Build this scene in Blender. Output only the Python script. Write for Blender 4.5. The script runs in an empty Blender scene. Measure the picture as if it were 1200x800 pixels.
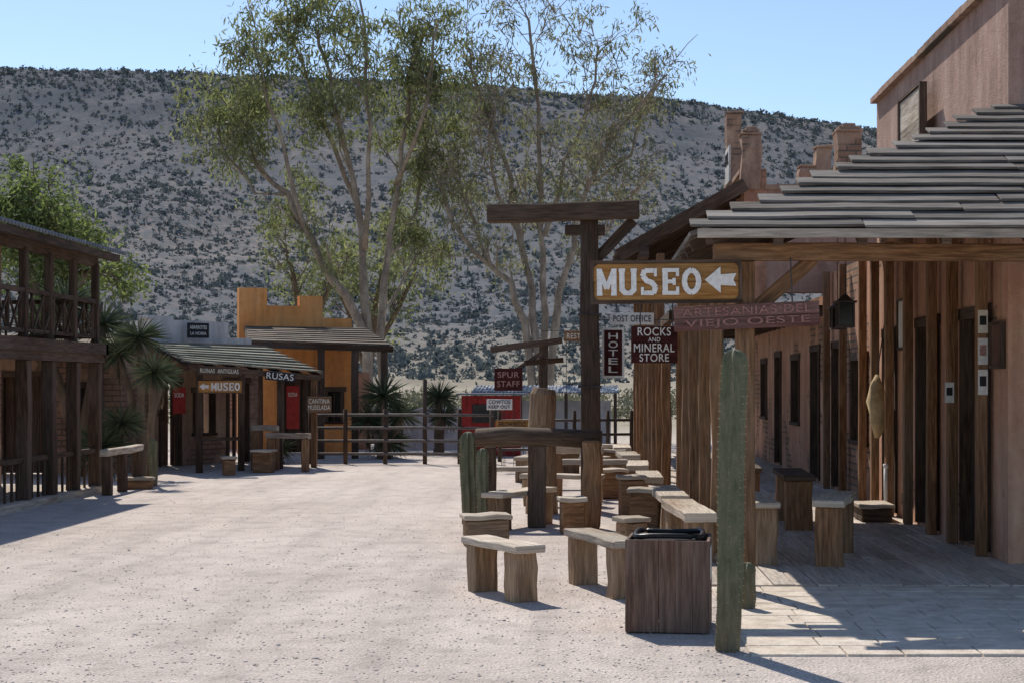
import bpy, bmesh, math, random
import numpy as np
from mathutils import Vector, Matrix, noise, Euler
random.seed(7)
S=bpy.context.scene
COL=S.collection
# ------------------------------------------------------------------ materials
def newmat(name):
    m=bpy.data.materials.new(name); m.use_nodes=True
    nt=m.node_tree; nt.nodes.clear()
    out=nt.nodes.new('ShaderNodeOutputMaterial'); p=nt.nodes.new('ShaderNodeBsdfPrincipled')
    nt.links.new(p.outputs[0],out.inputs[0])
    p.inputs['Specular IOR Level'].default_value=0.2
    p.inputs['Roughness'].default_value=0.85
    return m,nt,p,out
def N(nt,t,**k):
    n=nt.nodes.new(t)
    for a,b in k.items(): setattr(n,a,b)
    return n
def ramp(nt,fac,stops):
    r=N(nt,'ShaderNodeValToRGB'); e=r.color_ramp.elements
    while len(e)<len(stops): e.new(0.5)
    for i,(p,c) in enumerate(stops):
        e[i].position=p; e[i].color=(c[0],c[1],c[2],1) if hasattr(c,'__len__') else (c,c,c,1)
    nt.links.new(fac,r.inputs[0]); return r.outputs[0]
def nz(nt,vec,scale,detail=4,rough=0.6):
    n=N(nt,'ShaderNodeTexNoise'); n.inputs['Scale'].default_value=scale; n.inputs['Detail'].default_value=detail
    n.inputs['Roughness'].default_value=rough
    if vec is not None: nt.links.new(vec,n.inputs['Vector'])
    return n.outputs['Fac']
def mp(nt,vec,sc,loc=(0,0,0)):
    m=N(nt,'ShaderNodeMapping'); m.inputs['Scale'].default_value=sc; m.inputs['Location'].default_value=loc
    nt.links.new(vec,m.inputs['Vector']); return m.outputs[0]
def mix(nt,f,a,b,mode='MIX'):
    m=N(nt,'ShaderNodeMix',data_type='RGBA',blend_type=mode)
    for s,v in ((0,f),(6,a),(7,b)):
        if isinstance(v,(int,float)): m.inputs[s].default_value=v
        elif isinstance(v,tuple): m.inputs[s].default_value=(v[0],v[1],v[2],1)
        else: nt.links.new(v,m.inputs[s])
    return m.outputs[2]
def bump(nt,p,h,st,dist=0.02):
    b=N(nt,'ShaderNodeBump'); b.inputs['Strength'].default_value=st; b.inputs['Distance'].default_value=dist
    nt.links.new(h,b.inputs['Height']); nt.links.new(b.outputs[0],p.inputs['Normal'])
def wood(name,dark,light,grey=None,gf=0.5,rough=0.85):
    m,nt,p,o=newmat(name)
    uv=N(nt,'ShaderNodeUVMap').outputs[0]
    g=nz(nt,mp(nt,uv,(1.3,16,1)),2.2,7,0.7)
    lo=nz(nt,mp(nt,uv,(0.35,1.2,1)),1.5,3)
    c=ramp(nt,g,[(0.3,tuple(x*0.5 for x in dark)),(0.45,dark),(0.68,light)])
    if grey:
        f=ramp(nt,lo,[(0.5-gf*0.35,0.0),(0.78-gf*0.35,0.85)])
        c2=ramp(nt,g,[(0.3,tuple(x*0.45 for x in grey)),(0.6,grey)])
        c=mix(nt,f,c,c2)
    v=ramp(nt,nz(nt,mp(nt,uv,(0.05,0.05,1)),3,1),[(0.3,0.65),(0.7,1.2)])
    c=mix(nt,1.0,c,v,'MULTIPLY')
    nt.links.new(c,p.inputs['Base Color']); p.inputs['Roughness'].default_value=rough
    bump(nt,p,g,0.7,0.012); return m
def plaster(name,base,dark,pale,sc=1.0,brick=None,bmp=0.5,bth=0.5):
    m,nt,p,o=newmat(name)
    oc=N(nt,'ShaderNodeTexCoord').outputs['Object']
    a=nz(nt,mp(nt,oc,(1,1,0.6)),1.3*sc,6,0.65); b=nz(nt,oc,9*sc,5,0.6); fine=nz(nt,oc,60,3)
    c=ramp(nt,a,[(0.32,dark),(0.5,base),(0.7,pale)])
    st=nz(nt,mp(nt,oc,(3,3,0.3)),2.0,5)
    c=mix(nt,ramp(nt,st,[(0.42,0.0),(0.72,0.6)]),c,tuple(x*0.55 for x in dark))
    c=mix(nt,ramp(nt,b,[(0.35,0.0),(0.75,0.4)]),c,pale)
    if brick:
        s=N(nt,'ShaderNodeSeparateXYZ'); nt.links.new(oc,s.inputs[0])
        ad=N(nt,'ShaderNodeMath',operation='ADD'); nt.links.new(s.outputs[0],ad.inputs[0]); nt.links.new(s.outputs[1],ad.inputs[1])
        cb=N(nt,'ShaderNodeCombineXYZ'); nt.links.new(ad.outputs[0],cb.inputs[0]); nt.links.new(s.outputs[2],cb.inputs[1])
        bt=N(nt,'ShaderNodeTexBrick'); bt.inputs['Scale'].default_value=1.0
        bt.inputs['Brick Width'].default_value=0.3; bt.inputs['Row Height'].default_value=0.1; bt.inputs['Mortar Size'].default_value=0.012
        bt.inputs['Color1'].default_value=(*brick,1); bt.inputs['Color2'].default_value=tuple(x*0.7 for x in brick)+(1,)
        bt.inputs['Mortar'].default_value=(0.12,0.1,0.08,1)
        nt.links.new(cb.outputs[0],bt.inputs['Vector'])
        bf=ramp(nt,nz(nt,mp(nt,oc,(1,1,1),(3,5,1)),0.9,4),[(bth,0.0),(bth+.05,1.0)])
        c=mix(nt,bf,c,bt.outputs[0])
    nt.links.new(c,p.inputs['Base Color']); p.inputs['Roughness'].default_value=0.95
    ad=N(nt,'ShaderNodeMath',operation='ADD'); nt.links.new(b,ad.inputs[0]); nt.links.new(fine,ad.inputs[1])
    bump(nt,p,ad.outputs[0],bmp,0.03); return m
def plain(name,c,rough=0.8,metal=0,var=0.25,sc=12):
    m,nt,p,o=newmat(name)
    oc=N(nt,'ShaderNodeTexCoord').outputs['Object']
    f=nz(nt,oc,sc,5,0.7)
    cc=ramp(nt,f,[(0.3,tuple(x*(1-var*1.5) for x in c)),(0.55,c),(0.75,tuple(min(1,x*(1+var)) for x in c))])
    nt.links.new(cc,p.inputs['Base Color']); p.inputs['Roughness'].default_value=rough; p.inputs['Metallic'].default_value=metal
    bump(nt,p,f,0.15,0.01); return m
def leafmat(name,c1,c2,trans=0.35,spec=0.2):
    m=bpy.data.materials.new(name); m.use_nodes=True; nt=m.node_tree; nt.nodes.clear()
    out=N(nt,'ShaderNodeOutputMaterial'); g=N(nt,'ShaderNodeNewGeometry')
    c=ramp(nt,g.outputs['Random Per Island'],[(0.0,c1),(1.0,c2)])
    oc=N(nt,'ShaderNodeTexCoord').outputs['Object']
    if trans>.3: c=mix(nt,1.0,c,ramp(nt,nz(nt,oc,0.9,3),[(0.35,0.75),(0.65,1.25)]),'MULTIPLY')
    d=N(nt,'ShaderNodeBsdfPrincipled'); d.inputs['Roughness'].default_value=0.6; d.inputs['Specular IOR Level'].default_value=spec
    nt.links.new(c,d.inputs['Base Color'])
    if trans:
        t=N(nt,'ShaderNodeBsdfTranslucent'); mx=N(nt,'ShaderNodeMixShader'); mx.inputs[0].default_value=trans
        nt.links.new(mix(nt,1.0,c,(1.25,1.3,0.9) if trans>.3 else (1,1,1),'MULTIPLY'),t.inputs['Color'])
        nt.links.new(d.outputs[0],mx.inputs[1]); nt.links.new(t.outputs[0],mx.inputs[2]); nt.links.new(mx.outputs[0],out.inputs[0])
    else: nt.links.new(d.outputs[0],out.inputs[0])
    return m
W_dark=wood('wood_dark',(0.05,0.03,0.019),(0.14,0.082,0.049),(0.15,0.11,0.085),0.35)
W_post=wood('wood_post',(0.17,0.083,0.038),(0.42,0.22,0.105),(0.34,0.22,0.135),0.35)
W_grey=wood('wood_grey',(0.25,0.165,0.105),(0.54,0.42,0.30),(0.64,0.56,0.46),0.7)
W_beige=wood('wood_beige',(0.19,0.11,0.06),(0.42,0.27,0.16),(0.42,0.31,0.21),0.35)
W_bin=wood('wood_bin',(0.12,0.065,0.045),(0.27,0.165,0.12),(0.25,0.18,0.145),0.45)
W_red=wood('wood_reddish',(0.11,0.05,0.032),(0.26,0.135,0.09),(0.2,0.14,0.11),0.3)
W_roof=wood('wood_roof',(0.07,0.055,0.044),(0.20,0.165,0.14),(0.29,0.265,0.24),0.5)
W_shing=wood('wood_shingle',(0.16,0.135,0.10),(0.34,0.30,0.24),(0.30,0.32,0.26),0.6)
W_dshing=wood('wood_dark_shingle',(0.08,0.055,0.04),(0.20,0.15,0.11),(0.24,0.2,0.16),0.5)
W_plank=wood('wood_boardwalk',(0.35,0.265,0.20),(0.59,0.485,0.39),(0.65,0.57,0.49),0.7)
W_pave=plaster('pale_paving',(0.64,0.555,0.46),(0.50,0.41,0.33),(0.73,0.65,0.56),2.5)
W_sign=wood('wood_sign_ochre',(0.38,0.175,0.05),(0.58,0.32,0.11),(0.44,0.25,0.10),0.2)
W_signred=wood('wood_sign_red',(0.15,0.035,0.03),(0.28,0.085,0.075),(0.27,0.18,0.155),0.5)
W_maroon=wood('wood_sign_maroon',(0.055,0.014,0.013),(0.10,0.028,0.025),None)
W_white=wood('wood_sign_white',(0.5,0.47,0.43),(0.72,0.70,0.66),(0.5,0.46,0.42),0.3)
A_pink=plaster('adobe_pink',(0.58,0.31,0.20),(0.40,0.21,0.135),(0.68,0.44,0.31),1.0,brick=(0.42,0.24,0.15),bth=0.54)
A_dust=plaster('adobe_dusty',(0.40,0.25,0.195),(0.26,0.16,0.125),(0.50,0.355,0.285),1.4)
A_pinkb=plaster('adobe_pink_brick',(0.55,0.29,0.18),(0.36,0.18,0.12),(0.63,0.40,0.28),1.0,brick=(0.42,0.24,0.15))
A_or=plaster('adobe_orange',(0.78,0.33,0.10),(0.58,0.24,0.08),(0.82,0.43,0.18),1.0)
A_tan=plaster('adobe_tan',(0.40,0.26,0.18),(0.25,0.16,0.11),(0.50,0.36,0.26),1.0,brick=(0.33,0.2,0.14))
A_white=plaster('plaster_white',(0.66,0.62,0.60),(0.46,0.42,0.40),(0.74,0.71,0.69),1.2)
BRK=plaster('worn_adobe_brick',(0.40,0.25,0.175),(0.25,0.15,0.105),(0.49,0.345,0.255),4,brick=(0.33,0.2,0.14),bth=0.55)
P_white=plain('paint_white',(0.78,0.76,0.72),0.7,0,0.16,30)
P_cream=plain('paint_cream',(0.80,0.75,0.63),0.7,0,0.12,30)
P_faded=plain('paint_faded',(0.44,0.25,0.22),0.8,0,0.35,40)
P_ghost=plain('paint_nearly_gone',(0.36,0.185,0.16),0.85,0,0.4,50)
P_red=plain('paint_red',(0.36,0.035,0.03),0.6,0,0.25,8)
P_black=plain('black_plastic',(0.02,0.02,0.022),0.35,0,0.2)
P_paper=plain('paper',(0.66,0.64,0.58),0.8,0,0.1,20)
P_iron=plain('iron',(0.10,0.085,0.08),0.6,0.4,0.3)
P_pipe=plain('rusty_pipe',(0.15,0.13,0.12),0.7,0.2,0.3)
P_tin=plain('tin_roof',(0.22,0.24,0.27),0.6,0.3,0.25,3)
P_hide=plain('hide',(0.5,0.38,0.22),0.9,0,0.3,6)
P_glass=plain('dark_glass',(0.02,0.022,0.025),0.12,0,0.2)
P_blue=plain('dark_board',(0.03,0.03,0.035),0.6,0,0.3)
BARK=plaster('eucalyptus_bark',(0.26,0.21,0.16),(0.14,0.105,0.08),(0.46,0.39,0.31),2.5,bmp=0.5)
BARKD=plaster('yucca_bark',(0.17,0.12,0.08),(0.09,0.06,0.04),(0.26,0.2,0.14),4.0)
L_euc=leafmat('eucalyptus_leaves',(0.095,0.115,0.055),(0.26,0.27,0.14),0.42)
L_euc2=leafmat('eucalyptus_leaves_dry',(0.10,0.11,0.065),(0.25,0.24,0.15),0.42)
L_green=leafmat('leaves_green',(0.08,0.115,0.045),(0.21,0.25,0.10),0.42)
L_yuc=leafmat('yucca_leaves',(0.045,0.065,0.035),(0.15,0.18,0.10),0.2)
L_dry=leafmat('yucca_dry_leaves',(0.14,0.10,0.06),(0.28,0.21,0.13),0.2)
L_scrub_hazed=leafmat('scrub',(0.088,0.108,0.118),(0.155,0.175,0.168),0.22,0.0)  # blue-grey of distant haze mixed into the leaf colours
L_scr2=leafmat('dry_brush',(0.10,0.11,0.07),(0.23,0.215,0.14),0.2)
CAC,nt,p,o=newmat('cactus_skin')
oc=N(nt,'ShaderNodeTexCoord').outputs['Object']
f=nz(nt,mp(nt,oc,(5,5,1.2)),4,7,0.75)
c=ramp(nt,f,[(0.3,(0.07,0.078,0.045)),(0.46,(0.125,0.135,0.08)),(0.58,(0.17,0.165,0.105)),(0.72,(0.28,0.24,0.17))])
s=N(nt,'ShaderNodeSeparateXYZ'); nt.links.new(oc,s.inputs[0])
br=N(nt,'ShaderNodeMapRange'); br.inputs[1].default_value=0.5; br.inputs[2].default_value=0.0; br.inputs[4].default_value=0.7; nt.links.new(s.outputs[2],br.inputs[0])
c=mix(nt,br.outputs[0],c,ramp(nt,f,[(0.35,(0.13,0.10,0.06)),(0.65,(0.26,0.21,0.14))]))
nt.links.new(c,p.inputs['Base Color']); p.inputs['Roughness'].default_value=0.75; bump(nt,p,f,0.4)
# ground
G,nt,p,o=newmat('gravel_ground')
oc=N(nt,'ShaderNodeTexCoord').outputs['Object']
a=nz(nt,oc,0.35,6,0.6); b=nz(nt,oc,3.0,7,0.7); c_=nz(nt,oc,55,5,0.75)
tr=nz(nt,mp(nt,oc,(1.6,0.12,1),(3,0,0)),1.1,5,0.6)
vo=N(nt,'ShaderNodeTexVoronoi'); vo.inputs['Scale'].default_value=48; nt.links.new(oc,vo.inputs['Vector'])
c=ramp(nt,a,[(0.3,(0.565,0.485,0.43)),(0.55,(0.65,0.565,0.505)),(0.75,(0.70,0.615,0.55))])
c=mix(nt,1.0,c,ramp(nt,b,[(0.3,0.72),(0.5,0.97),(0.7,1.08)]),'MULTIPLY')
c=mix(nt,1.0,c,ramp(nt,tr,[(0.35,0.84),(0.5,1.0),(0.66,1.06)]),'MULTIPLY')
c=mix(nt,1.0,c,ramp(nt,c_,[(0.3,0.42),(0.5,1.0),(0.7,1.22)]),'MULTIPLY')
s=N(nt,'ShaderNodeSeparateXYZ'); nt.links.new(oc,s.inputs[0])
far=N(nt,'ShaderNodeMapRange'); far.inputs[1].default_value=36; far.inputs[2].default_value=60; nt.links.new(s.outputs[1],far.inputs[0])
c=mix(nt,far.outputs[0],c,ramp(nt,b,[(0.35,(0.27,0.235,0.17)),(0.65,(0.42,0.365,0.275))]))
nt.links.new(c,p.inputs['Base Color']); p.inputs['Roughness'].default_value=0.95
ad=N(nt,'ShaderNodeMath',operation='ADD'); nt.links.new(c_,ad.inputs[0]); nt.links.new(b,ad.inputs[1])
ad2=N(nt,'ShaderNodeMath',operation='ADD'); nt.links.new(ad.outputs[0],ad2.inputs[0]); nt.links.new(vo.outputs[0],ad2.inputs[1])
bump(nt,p,ad2.outputs[0],0.7,0.022)
# hill: distance haze painted in as bluish base colours
H,nt,p,o=newmat('hill_slope_haze_tint')
oc=N(nt,'ShaderNodeTexCoord').outputs['Object']
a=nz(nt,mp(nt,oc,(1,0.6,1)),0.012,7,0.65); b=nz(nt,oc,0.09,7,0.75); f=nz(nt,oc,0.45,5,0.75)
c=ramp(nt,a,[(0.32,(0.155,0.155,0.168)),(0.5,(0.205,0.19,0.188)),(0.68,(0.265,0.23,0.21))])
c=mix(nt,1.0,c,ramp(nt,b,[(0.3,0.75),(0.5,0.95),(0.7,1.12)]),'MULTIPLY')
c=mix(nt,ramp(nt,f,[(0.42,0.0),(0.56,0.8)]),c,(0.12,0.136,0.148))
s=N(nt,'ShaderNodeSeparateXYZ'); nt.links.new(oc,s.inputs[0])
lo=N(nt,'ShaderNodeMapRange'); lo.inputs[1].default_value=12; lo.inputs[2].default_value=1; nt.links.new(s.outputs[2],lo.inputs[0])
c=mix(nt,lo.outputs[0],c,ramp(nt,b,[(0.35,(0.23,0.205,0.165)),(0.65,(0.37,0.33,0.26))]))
nt.links.new(c,p.inputs['Base Color']); p.inputs['Roughness'].default_value=1.0; p.inputs['Specular IOR Level'].default_value=0.0
bump(nt,p,b,0.3,1.5)

# ------------------------------------------------------------------ mesh builder
class B:
    def __init__(s): s.v=[];s.f=[];s.uv=[]
    def add(s,vs,fs,uvs):
        o=len(s.v); s.v+=[tuple(x) for x in vs]; s.f+=[tuple(i+o for i in f) for f in fs]
        for u in uvs: s.uv+=u
    def beam(s,a,b,w,h,up=(0,0,1),seg=1,jit=0.0,w2=None,h2=None):
        a=Vector(a);b=Vector(b);d=(b-a);L=d.length
        if L<1e-6:return
        d/=L;up=Vector(up)
        if abs(d.dot(up))>0.97: up=Vector((0,1,0))
        x=d.cross(up).normalized();z=x.cross(d).normalized()
        ou=random.uniform(0,90);ov=random.uniform(0,90);vs=[]
        w2=w2 or w;h2=h2 or h
        for i in range(seg+1):
            t=i/seg;c=a+d*(L*t);ww=w+(w2-w)*t;hh=h+(h2-h)*t
            if jit and 0<i<seg: c=c+x*random.uniform(-jit,jit)+z*random.uniform(-jit,jit)
            for sx,sz in((-1,-1),(1,-1),(1,1),(-1,1)):
                j=random.uniform(-jit,jit)*0.5;k=random.uniform(-jit,jit)*0.5
                vs.append(c+x*(sx*ww/2+j)+z*(sz*hh/2+k))
        fs=[];uv=[];per=[0,w,w+h,2*w+h,2*w+2*h]
        for i in range(seg):
            for k in range(4):
                q=(i*4+k,i*4+(k+1)%4,(i+1)*4+(k+1)%4,(i+1)*4+k)
                fs.append(q); u0=ou+L*i/seg;u1=ou+L*(i+1)/seg
                uv.append([(u0,ov+per[k]),(u0,ov+per[k+1]),(u1,ov+per[k+1]),(u1,ov+per[k])])
        fs.append((3,2,1,0)); uv.append([(ou,ov),(ou+.02,ov),(ou+.02,ov+h),(ou,ov+h)])
        e=seg*4; fs.append((e,e+1,e+2,e+3)); uv.append([(ou,ov),(ou+.02,ov),(ou+.02,ov+h),(ou,ov+h)])
        s.add(vs,fs,uv)
    def box(s,x0,x1,y0,y1,z0,z1,jit=0.0,seg=1):
        dx,dy,dz=x1-x0,y1-y0,z1-z0;cx,cy,cz=(x0+x1)/2,(y0+y1)/2,(z0+z1)/2
        if dz>=dx and dz>=dy: s.beam((cx,cy,z0),(cx,cy,z1),dx,dy,(0,1,0),seg,jit)
        elif dx>=dy: s.beam((x0,cy,cz),(x1,cy,cz),dy,dz,(0,0,1),seg,jit)
        else: s.beam((cx,y0,cz),(cx,y1,cz),dx,dz,(0,0,1),seg,jit)
    def tube(s,pts,rs,n=8,cap=True,rib=None,rj=0.0):
        pts=[Vector(p) for p in pts];m=len(pts);vs=[];ou=random.uniform(0,90);acc=0;us=[]
        for i,p in enumerate(pts):
            d=(pts[min(i+1,m-1)]-pts[max(i-1,0)]).normalized()
            ref=Vector((1,0,0)) if abs(d.x)<0.9 else Vector((0,1,0))
            x=(ref-d*ref.dot(d)).normalized();y=d.cross(x)
            if i:acc+=(p-pts[i-1]).length
            us.append(ou+acc)
            for k in range(n):
                a=2*math.pi*k/n;r=rs[i]*(1+random.uniform(-rj,rj))
                if rib:r*=1+rib[1]*(1-2*abs(math.sin(rib[0]*a/2))**.8)
                vs.append(p+(x*math.cos(a)+y*math.sin(a))*r)
        fs=[];uv=[]
        for i in range(m-1):
            for k in range(n):
                k2=(k+1)%n
                fs.append((i*n+k,i*n+k2,(i+1)*n+k2,(i+1)*n+k))
                c=2*math.pi*max(rs[i],0.02)/n
                uv.append([(us[i],k*c),(us[i],(k+1)*c),(us[i+1],(k+1)*c),(us[i+1],k*c)])
        if cap:
            fs.append(tuple(range(n-1,-1,-1)));uv.append([(ou,0.01*k) for k in range(n)])
            fs.append(tuple((m-1)*n+k for k in range(n)));uv.append([(ou,0.01*k) for k in range(n)])
        s.add(vs,fs,uv)
    def prism(s,outline,y0,y1):
        n=len(outline)
        vs=[(x,y0,z) for x,z in outline]+[(x,y1,z) for x,z in outline]
        fs=[tuple(range(n)),tuple(range(2*n-1,n-1,-1))]
        fs+=[(i,i+n,(i+1)%n+n,(i+1)%n) for i in range(n)]
        s.add(vs,fs,[[(vs[i][0],vs[i][2]) for i in f] for f in fs])
    def sheet(s,pts,th):
        n=len(pts);vs=[tuple(p) for p in pts]+[(p[0],p[1],p[2]-th) for p in pts]
        fs=[tuple(range(n)),tuple(range(2*n-1,n-1,-1))]+[(i,i+n,(i+1)%n+n,(i+1)%n) for i in range(n)]
        s.add(vs,fs,[[(vs[i][0],vs[i][1]) for i in f] for f in fs])
def mesh_of(b,name,mat,smooth=False,inv=None):
    me=bpy.data.meshes.new(name)
    vs=b.v if inv is None else [tuple(inv@Vector(v)) for v in b.v]
    me.from_pydata(vs,[],b.f)
    ul=me.uv_layers.new(name='UVMap'); ul.data.foreach_set('uv',np.array(b.uv,dtype=np.float32).ravel())
    me.materials.append(mat)
    if smooth: me.polygons.foreach_set('use_smooth',[True]*len(me.polygons))
    bm=bmesh.new();bm.from_mesh(me);bmesh.ops.recalc_face_normals(bm,faces=bm.faces);bm.to_mesh(me);bm.free()
    me.update();return me
class Thing:
    def __init__(s,name,label,cat,loc=(0,0,0),rz=0,group=None,tilt=(0,0)):
        s.o=bpy.data.objects.new(name,None);s.o.empty_display_size=0.2
        s.o.location=loc;s.o.rotation_euler=(tilt[0],tilt[1],rz);COL.objects.link(s.o)
        s.o['label']=label;s.o['category']=cat
        if group:s.o['group']=group
        s.M=Matrix.Translation(Vector(loc))@Euler((tilt[0],tilt[1],rz)).to_matrix().to_4x4()
        s.inv=s.M.inverted()
    def part(s,b,name,mat,world=False,smooth=False,bev=0.0,parent=None,label=None):
        me=mesh_of(b,name,mat,smooth,s.inv if world else None)
        o=bpy.data.objects.new(name,me);COL.objects.link(o);o.parent=parent or s.o
        if bev:
            m=o.modifiers.new('bevel','BEVEL');m.width=bev;m.segments=1;m.limit_method='ANGLE';m.angle_limit=math.radians(50)
        if label:o['label']=label
        return o
    def raw(s,me,name,parent=None):
        o=bpy.data.objects.new(name,me);COL.objects.link(o);o.parent=parent or s.o;return o
def structure(me,name,loc=(0,0,0),kind='structure',label=None,cat=None):
    o=bpy.data.objects.new(name,me);COL.objects.link(o);o['kind']=kind;o.location=loc
    if label:o['label']=label
    if cat:o['category']=cat
    return o
def npmesh(name,V,F,mat,smooth=False):
    me=bpy.data.meshes.new(name);V=np.asarray(V,np.float32);F=np.asarray(F,np.int32);k=F.shape[1]
    me.vertices.add(len(V));me.vertices.foreach_set('co',V.ravel())
    me.loops.add(F.size);me.loops.foreach_set('vertex_index',F.ravel())
    me.polygons.add(len(F));me.polygons.foreach_set('loop_start',np.arange(0,F.size,k,dtype=np.int32))
    me.polygons.foreach_set('loop_total',np.full(len(F),k,np.int32))
    if smooth: me.polygons.foreach_set('use_smooth',np.ones(len(F),bool))
    me.materials.append(mat);me.update(calc_edges=True);me.validate();return me

# ------------------------------------------------------------------ text
def text_mesh(txt,w,h,mat,name,bold=0.007):
    cu=bpy.data.curves.new('lettering_curve','FONT');cu.body=txt;cu.size=1;cu.offset=bold;cu.extrude=0.01
    cu.align_x='CENTER';cu.space_character=1.08
    ob=bpy.data.objects.new('lettering_tmp',cu);COL.objects.link(ob)
    dg=bpy.context.evaluated_depsgraph_get();me=bpy.data.meshes.new_from_object(ob.evaluated_get(dg))
    bpy.data.objects.remove(ob);bpy.data.curves.remove(cu)
    n=len(me.vertices);co=np.zeros(n*3,np.float32);me.vertices.foreach_get('co',co);co=co.reshape(-1,3)
    mn=co.min(0);mxx=co.max(0);co=(co-(mn+mxx)/2)/np.maximum(mxx-mn,1e-6)
    V=np.stack([co[:,0]*w,co[:,2]*0.006,co[:,1]*h],1)
    me.vertices.foreach_set('co',V.astype(np.float32).ravel());me.materials.clear();me.materials.append(mat);me.name=name;me.update()
    return me
def slab_letters(b,txt,w,h,x0,z0,y):
    n=len(txt);cw=w/n;k=[0]
    def st(cx,pts,t):
        (ax,az),(bx,bz)=pts;dx,dz=(bx-ax),(bz-az);Ls=math.hypot(dx*cw,dz*h)
        nxx,nzz=-dz*h/Ls,dx*cw/Ls;k[0]+=1;yy=y-.0004*k[0]
        A=(cx+ax*cw,z0+az*h);Bp=(cx+bx*cw,z0+bz*h)
        b.prism([(A[0]+nxx*t/2,A[1]+nzz*t/2),(Bp[0]+nxx*t/2,Bp[1]+nzz*t/2),(Bp[0]-nxx*t/2,Bp[1]-nzz*t/2),(A[0]-nxx*t/2,A[1]-nzz*t/2)],yy,y+.003)
    T=h*.2;t2=h*.12
    for i,ch in enumerate(txt):
        cx=x0-w/2+cw*(i+.5)
        if ch=='M':
            for p_,t in((((-.34,-.5),(-.34,.5)),T),(((.34,-.5),(.34,.5)),T),(((-.34,.46),(0,-.25)),T*.9),(((.34,.46),(0,-.25)),T*.9),(((-.47,-.45),(-.2,-.45)),t2),(((.2,-.45),(.47,-.45)),t2),(((-.47,.45),(-.25,.45)),t2),(((.25,.45),(.47,.45)),t2)):st(cx,p_,t)
        if ch=='U':
            for p_,t in((((-.28,-.3),(-.28,.5)),T),(((.28,-.3),(.28,.5)),T),(((-.33,-.25),(-.1,-.44)),T),(((.33,-.25),(.1,-.44)),T),(((-.16,-.42),(.16,-.42)),T*.85),(((-.43,.45),(-.13,.45)),t2),(((.13,.45),(.43,.45)),t2)):st(cx,p_,t)
        if ch=='S':
            for p_,t in((((-.2,.42),(.22,.42)),T*.85),(((-.2,.44),(-.31,.2)),T),(((-.3,.22),(-.1,.03)),T),(((-.18,.06),(.2,-.06)),T),(((.12,-.02),(.31,-.22)),T),(((.31,-.2),(.2,-.44)),T),(((-.24,-.42),(.22,-.42)),T*.85),(((.3,.5),(.3,.2)),t2*.9),(((-.32,-.5),(-.32,-.2)),t2*.9)):st(cx,p_,t)
        if ch=='E':
            for p_,t in((((-.24,-.5),(-.24,.5)),T),(((-.38,.43),(.34,.43)),T*.72),(((-.38,-.43),(.34,-.43)),T*.72),(((-.2,0),(.18,0)),T*.72),(((.34,.5),(.34,.2)),t2),(((.34,-.5),(.34,-.2)),t2),(((.18,.13),(.18,-.13)),t2)):st(cx,p_,t)
        if ch=='O':
            P=[(.34*math.sin(a),.42*math.cos(a)) for a in [q*math.pi/6 for q in range(13)]]
            for q in range(12):st(cx,(P[q],(P[q+1][0]*1.0+(P[q+1][0]-P[q][0])*.12,P[q+1][1]+(P[q+1][1]-P[q][1])*.12)),T)
def sign(name,label,c,w,h,lines,board,ink,rz=0,tilt=0,frame=None,arrow=None,th=0.03,planks=1,hang=None,cat='sign',group=None,slab=None,corner=False):
    T=Thing(name,label,cat,c,rz,tilt=(0,-tilt),group=group)
    b=B()
    for i in range(planks):
        z0=-h/2+h*i/planks;z1=-h/2+h*(i+1)/planks
        b.box(-w/2+random.uniform(-.004,.004),w/2+random.uniform(-.004,.004),-th/2,th/2,z0+0.001,z1-0.001,0.002)
    T.part(b,'board',board,bev=0.004)
    if frame:
        b=B();t=0.028*min(1,h*3)
        b.box(-w/2-t,w/2+t,-th/2-.012,th/2+.005,h/2,h/2+t);b.box(-w/2-t,w/2+t,-th/2-.012,th/2+.005,-h/2-t,-h/2)
        b.box(-w/2-t,-w/2,-th/2-.012,th/2+.005,-h/2,h/2);b.box(w/2,w/2+t,-th/2-.012,th/2+.005,-h/2,h/2)
        if corner:
            k=.035
            for sx in(-1,1):
                for sz in(-1,1):
                    b.prism([(sx*(w/2-.001),sz*(h/2-.001)),(sx*(w/2-k),sz*(h/2-.001)),(sx*(w/2-.001),sz*(h/2-k))],-th/2-.010,-th/2-.001)
        T.part(b,'frame',frame)
    for (t,x,z,tw,thh) in lines:
        o=T.raw(text_mesh(t,tw,thh,ink,'lettering'),'lettering');o.location=(x,-th/2-.006,z)
    if slab:
        b=B();slab_letters(b,slab[0],slab[3],slab[4],slab[1],slab[2],-th/2-.005);T.part(b,'lettering',ink)
    if arrow:
        ax,az,aw,ah=arrow
        out=[(-aw/2,0),(0.0,ah/2),(0.0,ah*.2),(aw/2,ah*.24),(aw/2*.8,0),(aw/2,-ah*.24),(0.0,-ah*.2),(0.0,-ah/2)]
        b=B();b.prism([(ax+x,az+z) for x,z in out],-th/2-.009,-th/2-.002);T.part(b,'arrow',ink)
    if hang:
        for (x,z,x2,z2) in hang:
            b=B();b.tube([(x,0,z),(x2,0.0,z2)],[0.006,0.006],6);T.part(b,'bracket',P_iron)
    return T

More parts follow.
